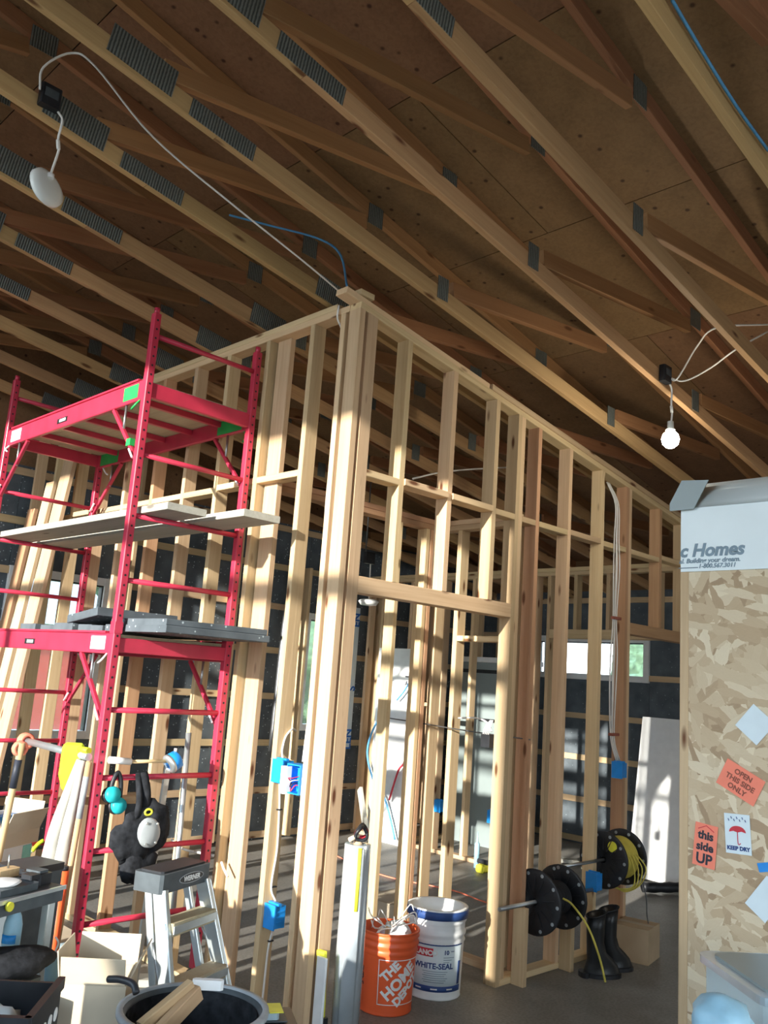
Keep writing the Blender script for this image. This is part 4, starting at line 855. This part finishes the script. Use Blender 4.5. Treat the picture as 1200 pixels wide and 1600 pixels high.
o = put('sleeve_body', prism(pts, .03), 'lime', t, facing((-.815, 1.0, 1.19), (-.5, -.8, 0))); o.modifiers.new('b', 'BEVEL').width = .012
rod('sleeve_band', (-.80, .975, 1.25), (-.79, .885, 1.25), .016, 'lime', t)
# canvas cover, broom handle and orange tool at the near post
t = thing('canvas_cover', 'long off-white canvas cover hanging down beside the near scaffold post', 'cover', (-.83, .93, .7))
for k, (dx, dy, r_) in enumerate(((0, 0, .030), (-.02, .045, .034), (.005, .075, .026))):
    tube('fold', [(-.80+dx*.3, .915+dy*.4, 1.20), (-.815+dx, .92+dy, 1.02), (-.83+dx*1.6, .925+dy*1.2, .86), (-.835+dx*1.8, .93+dy*1.3, .70)], r_, 'canvas', t, 10, 6, lambda q: .55+.7*q)
t = thing('garden_tool', 'round wooden tool handle standing against the near scaffold post', 'tool', (-.83, .87, 0))
rod('handle_shaft', (-.845, .88, .0), (-.795, .86, 1.20), .015, 'handle', t); rod('handle_print', (-.806, .8645, .93), (-.798, .861, 1.13), .0158, 'grey', t)
t = thing('orange_tool', 'orange cylinder tool standing beside the canvas cover', 'tool', (-.86, .84, 0)); rod('cylinder', (-.865, .84, 0), (-.86, .835, .70), .022, 'orange', t); rod('cap', (-.86, .835, .70), (-.86, .835, .72), .018, 'black', t)
t = thing('axe_handle', 'pale wooden handled tool leaning at the far left edge', 'tool', (-1.07, 1.2, 0)); rod('shaft', (-1.06, 1.24, 0), (-1.05, 1.08, 1.27), .017, 'handle', t); rod('grip_print', (-1.052, 1.108, 1.05), (-1.051, 1.09, 1.19), .0176, 'blackink', t)
for k in range(2): tube('clamp_ring', [Vector((-1.05+.03*math.cos(a), 1.085+.02*k, 1.24+.03*math.sin(a))) for a in [2*math.pi*i/8 for i in range(9)]], .009, 'sticker', t, 6, 2)
t = thing('ear_muffs', 'teal and black ear defenders hung on a scaffold rung', 'ear defenders', (-.60, .84, 1.0))
tube('headband', [(-.672, .83, 1.03), (-.668, .832, 1.10), (-.645, .834, 1.148), (-.622, .832, 1.10), (-.618, .83, 1.0)], .012, 'black', t, 8)
for (x, z, m) in ((-.665, 1.04, 'teal'), (-.625, .985, 'teal')):
    put('ear_cup', lathe([(0, .0), (.035, 0), (.042, .012), (.036, .032), (0, .038)], 20), m, t, Matrix.Translation((x, .835, z)) @ Matrix.Rotation(R(75), 4, 'X')); put('cushion', lathe([(.015, 0), (.040, 0), (.040, -.02), (.015, -.02)], 20, True, True), 'black', t, Matrix.Translation((x, .842, z)) @ Matrix.Rotation(R(75), 4, 'X'))
t = thing('tool_harness', 'black tool harness with grey knee pad hung on the scaffold rungs', 'harness', (-.5, .80, .75))
tube('strap', [(-.505, .832, 1.14), (-.50, .79, 1.05), (-.50, .775, .95)], .028, 'blackfab', t, 8, 5); tube('strap', [(-.53, .832, 1.14), (-.55, .755, 1.0), (-.57, .765, .90)], .016, 'blackfab', t, 8, 5)
put('pouch', blob(.12, .045, .12, 3, .35, 2, 2.2), 'blackfab', t, Matrix.Translation((-.56, .755, .84))); put('pouch', blob(.10, .045, .13, 3, .35, 7, 2.2), 'blackfab', t, Matrix.Translation((-.46, .76, .88))); put('pouch', blob(.09, .04, .10, 3, .4, 9, 2.2), 'blackfab', t, Matrix.Translation((-.51, .755, .72)))
kp = put('knee_cap', blob(.062, .028, .075, 3, .06, 1), 'kneecap', t, Matrix.Translation((-.505, .705, .87)) @ Matrix.Rotation(R(-15), 4, 'Y'))
for dx, dz in ((-.03, .05), (.03, .045), (-.025, -.05), (.03, -.045)): rod('rivet', (-.505+dx, .685, .87+dz), (-.505+dx, .678, .87+dz), .006, 'alu', kp)
put('strap_ring', tubeme([(-.505+.02*math.cos(a), .73, .965+.014*math.sin(a)) for a in [2*math.pi*i/8 for i in range(9)]], .006, 6, 2), 'yellow', t)
setp(rod('metal_pipe', (-.10, 1.02, .0), (-.115, 1.05, 1.33), .016, 'alu'), 'upright grey pipe standing behind the scaffold harness', 'pipe')
setp(bar('driftwood_stick', (-.33, .97, .0), (-.30, .93, 1.17), .035, .02, 'greywood', None), 'weathered grey stick standing below the blue taping head', 'stick')
setp(bar('timber_shelf', (-.70, 1.05, .985), (-.36, 1.0, .985), .06, .038, 'strap', None, (0, 1, 0)), 'short timber tied behind the ear defenders', 'timber')
setp(put('wood_block', boxme(.10, .09, .24), 'strap', None, Matrix.Translation((-.42, 1.90, .12))), 'upright timber block on the slab behind the scaffold', 'timber')
for i, (a, b) in enumerate((((-.55, 1.35, .022), (-.10, 1.05, .022)), ((-.60, 1.75, .022), (-.12, 1.45, .022)))):
    setp(bar('scrap_board', a, b, .038, .11, 'greywood', None, (0, 0, 1)), 'dusty board lying under the scaffold, %s' % ('nearer the ladder' if i == 0 else 'farther from the ladder'), 'board')
setp(abox('cutting_sheet', -.62, -.10, 1.95, 2.55, .0, .02, 'cardpale', None), 'pale cardboard sheet lying flat under the scaffold', 'sheet')
o = setp(put('clear_bag', blob(.13, .12, .15, 3, .35, 4, 2.5), 'clearplastic', None, Matrix.Translation((-.60, 1.12, .14))), 'clear plastic bag lying behind the near scaffold post', 'bag')
# tall boards leaning on the stud wall at the far left
for i, (y, w_, tp_, m) in enumerate(((3.30, .18, 3.35, 'stud'), (3.62, .14, 3.1, 'stud'), (3.92, .14, 2.9, 'stud_red'))):
    setp(bar('leaning_board', (-.36+.04*i, y, .03), (-.035, y-.02, tp_), .035, w_, m, None, (1, 0, 0)), 'tall board leaning on the stud wall behind the scaffold, %s from the corner post side' % lab[i], 'board', 'boards leaning on the stud wall')

# ================================================================== WORKBENCH AND CLUTTER, lower left
bz_ = .84; bo = Vector((-1.255, .025, 0)); ba = R(22)
t = thing('saw_stand', 'portable saw stand with dark top and aluminium legs at lower left', 'work stand', bo, ba); BM = t.matrix_basis.copy()
def lbx(nm, x0, x1, y0, y1, z0, z1, m, par, ch=.004, rot=0.0):
    c = Vector(((x0+x1)/2, (y0+y1)/2, (z0+z1)/2)); return put(nm, boxme(x1-x0, y1-y0, z1-z0, ch), m, par, BM @ Matrix.Translation(c) @ Matrix.Rotation(rot, 4, 'Z'))
top = lbx('table_top', -.78, 0, 0, .55, bz_-.055, bz_, 'darkgrey', t); lbx('front_trim', -.78, .004, -.008, .0, bz_-.012, bz_+.002, 'alu', top)
lbx('under_shelf', -.74, -.02, .03, .52, .535, .56, 'greywood', t)
for x in (-.72, -.03):
    for y in (.04, .50):
        L_ = lbx('leg', x-.018, x+.018, y-.018, y+.018, .0, bz_-.056, 'alu', t, .004)
lbx('leg_brace', -.72, -.03, .03, .05, .30, .335, 'alu', t)
def bth(nm, label, cat): 
    o = thing(nm, label, cat, BM @ Vector((-.2, .2, bz_))); return o
q = bth('trim_saw', 'small power saw with red shoe on the saw stand', 'power saw')
lbx('saw_base', -.42, -.12, .28, .46, bz_, bz_+.018, 'darkgrey', q); lbx('red_shoe', -.36, -.24, .30, .40, bz_+.018, bz_+.07, 'redink', q, .012); lbx('fence', -.45, -.06, .40, .415, bz_+.018, bz_+.055, 'alu', q); put('blade', cylme(.05, .004, 28), 'steel', q, BM @ Matrix.Translation((-.2, .34, bz_+.066)) @ Matrix.Rotation(R(90), 4, 'X'))
q = bth('hand_plane', 'small wooden hand float with upright screw on the saw stand', 'hand tool'); lbx('sole', -.16, -.03, .18, .26, bz_, bz_+.015, 'black', q); lbx('wood_body', -.155, -.04, .19, .245, bz_+.016, bz_+.045, 'handle', q, .01); put('screw', cylme(.004, .05, 8), 'steel', q, BM @ Matrix.Translation((-.085, .215, bz_+.045)))
q = bth('paint_tray', 'dark tray holding a white dish at the front of the saw stand', 'tray'); lbx('tray', -.30, -.10, .03, .15, bz_, bz_+.025, 'darkgrey', q, .01); put('dish', lathe([(0, 0), (.045, .0), (.06, .012), (.05, .016), (0, .012)], 24), 'white', q, BM @ Matrix.Translation((-.22, .09, bz_+.026)))
lbx('clip', -.12, -.07, .06, .11, bz_+.026, bz_+.045, 'black', q)
q = bth('tool_battery', 'black tool battery at the right end of the saw stand', 'battery'); lbx('battery_body', -.075, -.005, .06, .16, bz_, bz_+.04, 'black', q, .008); lbx('battery_top', -.065, -.015, .075, .145, bz_+.041, bz_+.05, 'darkgrey', q)
q = bth('end_clamp', 'yellow knob on the front corner of the saw stand', 'knob'); put('knob', cylme(.016, .012, 16), 'yellow', q, BM @ Matrix.Translation((-.285, -.009, bz_-.02)) @ Matrix.Rotation(R(90), 4, 'X'))
def boxthing(name, label, cat, c, rz, sx, sy, z0, z1, m, extras=()):
    o = thing(name, label, cat, (c[0], c[1], z0), rz); M_ = o.matrix_basis.copy()
    put('body', boxme(sx, sy, z1-z0, .008), m, o, M_ @ Matrix.Translation((0, 0, (z1-z0)/2)))
    for nm, ex, ey, ez, px_, py_, pz_, em in extras: put(nm, boxme(ex, ey, ez, .002), em, o, M_ @ Matrix.Translation((px_, py_, pz_)))
    return o
boxthing('tool_case', 'closed dark grey tool case standing behind the saw stand', 'tool case', (-1.14, .60), R(18), .22, .18, 0, .80, 'darkgrey', (('lid', .222, .182, .03, 0, 0, .79, 'black'), ('latch', .04, .01, .04, 0, -.093, .74, 'black')))
boxthing('printed_carton', 'white carton with green printed edge left of the scaffold', 'carton', (-.93, 1.47), R(30), .26, .22, 0, .72, 'white', (('green_print', .07, .003, .70, .09, -.1115, .36, 'tealbox'), ('green_print', .003, .218, .70, .1315, 0, .36, 'tealbox')))
q = carton('open_carton', 'flattened open cardboard box lid on the printed carton', (-.93, 1.47, .722), R(30), .30, .26, .07, 'cardpale', True)
boxthing('blue_case', 'blue plastic organiser case on the open carton at left edge', 'case', (-.95, 1.49), R(25), .22, .12, .727, .86, 'bluebox', (('case_handle', .10, .012, .02, 0, 0, .142, 'white'),))
q = thing('spring_clamp', 'lime green spring clamp gripping the scaffold rung at left', 'clamp', (-.4, 2.742, .43)); p0, p1 = hit(50, 1330, 1, 2.742), hit(68, 1313, 1, 2.742); tube('clamp_body', [p0, (p0+p1)/2+Vector((0, 0, .01)), p1], .014, 'lime', q, 8, 3); rod('clamp_jaw', p0, hit(41, 1339, 1, 2.742), .008, 'white', q)
# shelf items below the stand
q = thing('spray_bottle', 'pale blue squeeze bottle standing on the lower shelf of the saw stand', 'bottle', BM @ Vector((-.135, .10, .561)))
pb = BM @ Vector((-.135, .10, .561)); put('bottle_body', lathe([(0, 0), (.030, 0), (.033, .01), (.033, .15), (.026, .18), (.016, .20), (.014, .225), (0, .23)], 24), 'skyblue', q, Matrix.Translation(pb)); put('bottle_label', strip(av-.9, av+.9, .0335, .09, .12, 12), 'bluebox', q, Matrix.Translation(pb)); put('bottle_cap', cylme(.014, .02, 14), 'white', q, Matrix.Translation(pb+Vector((0, 0, .225))))
q = thing('paper_bag', 'crumpled pale paper sheet on the lower shelf of the saw stand', 'paper', BM @ Vector((-.35, .28, .561))); put('sheet', blob(.20, .14, .05, 3, .5, 11, 2.5), 'cardpale', q, BM @ Matrix.Translation((-.42, .34, .609)))
pc_ = dep(-20, 1580, 2.36)
q = thing('milk_crate', 'black plastic crate with round holes at the bottom left', 'crate', (pc_.x, pc_.y, 0), R(-40)); M_ = q.matrix_basis.copy(); zz = pc_.z+.03
for a, (dx, dy, rr) in enumerate(((0, -.15, 0), (0, .15, 180), (-.15, 0, -90), (.15, 0, 90))):
    s_ = put('crate_side', boxme(.30, .012, zz, .003), 'black', q, M_ @ Matrix.Translation((dx, dy, zz/2)) @ Matrix.Rotation(R(rr), 4, 'Z'))
    if a in (0, 3):
        for i in range(5):
            for j in range(3): put('crate_hole', cylme(.018, .002, 14), 'white', s_, M_ @ Matrix.Translation((dx, dy, 0)) @ Matrix.Rotation(R(rr), 4, 'Z') @ Matrix.Translation((-.11+.055*i, -.0062, zz-.07-.055*j)) @ Matrix.Rotation(R(90), 4, 'X'))
put('crate_rim', boxme(.315, .02, .03, .003), 'black', q, M_ @ Matrix.Translation((0, -.152, zz))); put('crate_rim', boxme(.02, .315, .03, .003), 'black', q, M_ @ Matrix.Translation((.152, 0, zz))); put('crate_floor', boxme(.29, .29, .01), 'black', q, M_ @ Matrix.Translation((0, 0, zz-.16)))
setp(put('rag_bundle', blob(.11, .10, .06, 3, .5, 6, 3), 'wrap', None, Matrix.Translation((pc_.x, pc_.y, zz-.09))), 'white plastic rags inside the black crate', 'rags')
p0 = dep(14, 1505, 3.0); setp(put('work_cushion', blob(.16, .10, .05, 3, .15, 8), 'blackfab', None, Matrix.Translation(p0)), 'dark blue black work cushion lying across the lower left clutter', 'cushion'); boxthing('cushion_bin', 'dark bin under the work cushion', 'bin', p0, R(22), .20, .13, 0, p0.z-.055, 'darkgrey')
p0 = dep(50, 1582, 2.8); boxthing('blue_bin', 'dark blue carton beside the black crate', 'carton', p0, R(-20), .11, .10, 0, p0.z+.045, 'ink', (('white_label', .05, .002, .02, 0, -.051, p0.z+.0, 'paper'),))
p0 = dep(85, 1570, 3.05); q = boxthing('rubbish_bin', 'dark bin holding green rags next to the cardboard box', 'bin', p0, R(10), .075, .075, 0, p0.z, 'black'); setp(put('green_rag', blob(.055, .05, .03, 3, .4, 12, 3), 'lime', None, Matrix.Translation((p0.x, p0.y, p0.z+.035))), 'olive green rag heap on the dark bin', 'rag')
MATS_olive = plain('olive', (.10, .14, .04), .9, 0, .1, .3, 20, .4); bpy.data.objects['green_rag'].data.materials[0] = MATS_olive
p0 = dep(82, 1515, 3.2); q = thing('hanging_bottle', 'small pale blue bottle hanging behind the near scaffold post foot', 'bottle', (p0.x, p0.y, p0.z-.08)); put('bottle', lathe([(0, -.075), (.012, -.07), (.026, -.03), (.028, .02), (.018, .05), (.010, .06), (0, .062)], 16), 'skyblue', q, Matrix.Translation(p0)); tube('hook', [p0+Vector((0, 0, .06)), p0+Vector((.01, 0, .09)), p0+Vector((0, .012, .11))], .004, 'white', q, 6, 3); boxthing('bottle_stand', 'grey carton under the small pale blue bottle', 'carton', p0, 0, .07, .07, 0, p0.z-.076, 'grey')
# cardboard box, rubbish tub, case
p0 = dep(152, 1560, 2.96); zt1 = dep(148, 1537, 2.88).z
carton('cardboard_box', 'tall open cardboard box beside the rubbish tub at the bottom', (p0.x, p0.y, 0), R(50), .22, .22, zt1, 'cardpale', True)
tcn = dep(302, 1582, 2.70); tr_, tz_ = .212, dep(302, 1578, 2.70).z
t = thing('rubbish_tub', 'round black and grey rubbish tub at the bottom of the picture', 'tub', (tcn.x, tcn.y, 0)); TM = Matrix.Translation((tcn.x, tcn.y, 0))
put('tub_shell', lathe([(0, .004), (.17, .004), (.175, .0), (tr_, tz_-.02), (tr_+.012, tz_-.02), (tr_+.014, tz_), (tr_-.004, tz_), (tr_-.012, tz_-.03), (.168, .02), (0, .02)], 48), 'darkgrey', t, TM)
put('tub_rim', lathe([(tr_+.005, tz_-.012), (tr_+.022, tz_-.008), (tr_+.022, tz_+.006), (tr_+.002, tz_+.008)], 48, True, True), 'grey', t, TM)
put('liner', lathe([(0, tz_-.16), (.19, tz_-.13), (tr_-.014, tz_-.01)], 40), 'blackfab', t, TM)
hA = dep(170, 1530, 2.72); hB = dep(208, 1538, 2.66); t2 = tube('tub_handle', [hA, (hA+hB)/2+Vector((0, 0, .006)), hB, dep(213, 1552, 2.64)], .011, 'black', t, 10)
for i, (u0, v0, u1, v1) in enumerate(((222, 1592, 300, 1542), (250, 1598, 310, 1550))):
    setp(bar('timber_offcut', dep(u0, v0, 2.62)-Vector((0, 0, .03)), dep(u1, v1, 2.76), .05, .03, 'handle', None), 'timber offcut lying in the rubbish tub, %s one' % ('left' if i == 0 else 'right'), 'timber')
p0 = dep(395, 1588, 3.12)
boxthing('black_case', 'black tool case right of the rubbish tub', 'tool case', (p0.x+.03, p0.y, 0), R(-30), .26, .20, 0, p0.z-.012, 'black', (('lid', .262, .202, .02, 0, 0, p0.z-.03, 'darkgrey'),))
q = thing('blister_pack', 'clear blister pack of screws with yellow card on the black case', 'pack', (p0.x+.03, p0.y, p0.z-.01), R(-30)); M_ = q.matrix_basis.copy()
put('card', boxme(.19, .11, .003), 'darkgrey', q, M_ @ Matrix.Translation((0, 0, .0035))); put('blister', boxme(.15, .09, .022, .008), 'clearplastic', q, M_ @ Matrix.Translation((-.01, 0, .017))); put('yellow_card', boxme(.05, .09, .003), 'yellow', q, M_ @ Matrix.Translation((.055, 0, .0305)))
p0 = dep(331, 1580, 3.06)
q = thing('glue_bottle', 'white glue bottle with pale green nozzle in front of the black case', 'bottle', (p0.x, p0.y, p0.z-.07)); put('bottle_body', lathe([(0, -.07), (.026, -.068), (.028, -.05), (.028, .015), (.02, .035), (.012, .04), (0, .04)], 20), 'white', q, Matrix.Translation(p0)); put('nozzle', lathe([(.017, .038), (.016, .05), (.004, .085), (0, .086)], 14), 'tealbox', q, Matrix.Translation(p0))
boxthing('bottle_block', 'dark carton under the white glue bottle', 'carton', p0, R(15), .07, .07, 0, p0.z-.072, 'darkgrey')
setp(put('grip_piece', boxme(.10, .022, .03, .008), 'white', None, Matrix.Translation(dep(325, 1538, 2.80)) @ Matrix.Rotation(R(-40), 4, 'Z')), 'white plastic handle lying at the back of the rubbish tub', 'handle')

# ================================================================== OUTDOORS seen through the windows
g = put('ground_outside', mesh([(-60, -60, -.25), (60, -60, -.25), (60, 60, -.25), (-60, 60, -.25)], [(0, 1, 2, 3)]), 'gravel'); setp(g, 'bare gravel yard outside', 'ground', kind='structure')
g = put('lawn', mesh([(-30, 7, -.24), (40, 7, -.24), (40, 50, -.24), (-30, 50, -.24)], [(0, 1, 2, 3)]), 'grass'); setp(g, 'grass lawn outside the back windows', 'lawn', kind='structure')
t = thing('neighbour_house', 'red neighbouring house with white trim seen through the window behind the scaffold', 'house', (3.2, 17, -.25))
abox('house_wall', 1.2, 7.0, 16, 20, -.25, 2.1, 'housered', t); abox('eave_board', .9, 7.3, 15.7, 20.3, 2.1, 2.4, 'white', t); abox('house_window', 2.1, 3.0, 15.95, 15.99, .6, 1.7, 'white', t); abox('corner_trim', 1.15, 1.35, 15.95, 16.2, -.25, 2.1, 'white', t); abox('corner_trim', 3.9, 4.1, 15.95, 15.99, -.25, 2.1, 'white', t)
put('roof', prism([(15.6, 2.4), (20.4, 2.4), (18, 3.6)], 6.4), 'grey', t, Matrix(((0, 0, 1, .9), (1, 0, 0, 0), (0, 1, 0, 0), (0, 0, 0, 1))))
tl = ['broad leafy tree outside, beyond the window behind the scaffold', 'leafy tree outside, filling the window behind the corner post', 'leafy tree outside the right end of the long low window', 'rounded tree outside the middle of the long low window', 'tall tree behind the red house', 'leafy tree outside, far behind the window beyond the corner post']
for i, (x, y, s_, h_) in enumerate(((-3, 26, 4.5, 3.6), (11.5, 13.5, 3.2, 2.0), (22, 4.2, 2.5, 1.5), (25, 10.2, 2.4, 1.9), (9, 31, 5, 4.5), (17.5, 22, 4, 4))):
    t = thing('leafy_tree', tl[i], 'tree', (x, y, -.25), 0, 'trees outside'); rod('trunk', (x, y, -.25), (x, y, h_), .22, 'trunk', t)
    for k in range(5):
        a = k*1.3+i; put('foliage', blob(s_*.62, s_*.62, s_*.6, 4, .5, i*7+k, 3.5), 'leaf' if k % 2 else 'leaf2', t, Matrix.Translation((x+s_*.4*math.cos(a), y+s_*.4*math.sin(a), h_+s_*(.1*k-.1))))

cable('stud_cable', [hit(268, 1312, 0, .045), hit(285, 1326, 0, .03), hit(310, 1332, 0, -.012), hit(334, 1337, 0, -.012)], .007, 'cable', 'white cable poking out between studs right of the harness')
cable('stud_cable', [hit(346, 1347, 0, -.008), hit(350, 1358, 0, -.012), hit(356, 1370, 0, -.008)], .007, 'cable', 'short white cable end on the stud above the stepladder')
cable('stud_cable', [hit(90, 1268, 0, -.05), hit(105, 1276, 0, -.04), hit(118, 1284, 0, -.03)], .007, 'cable', 'short white cable end near the canvas cover')
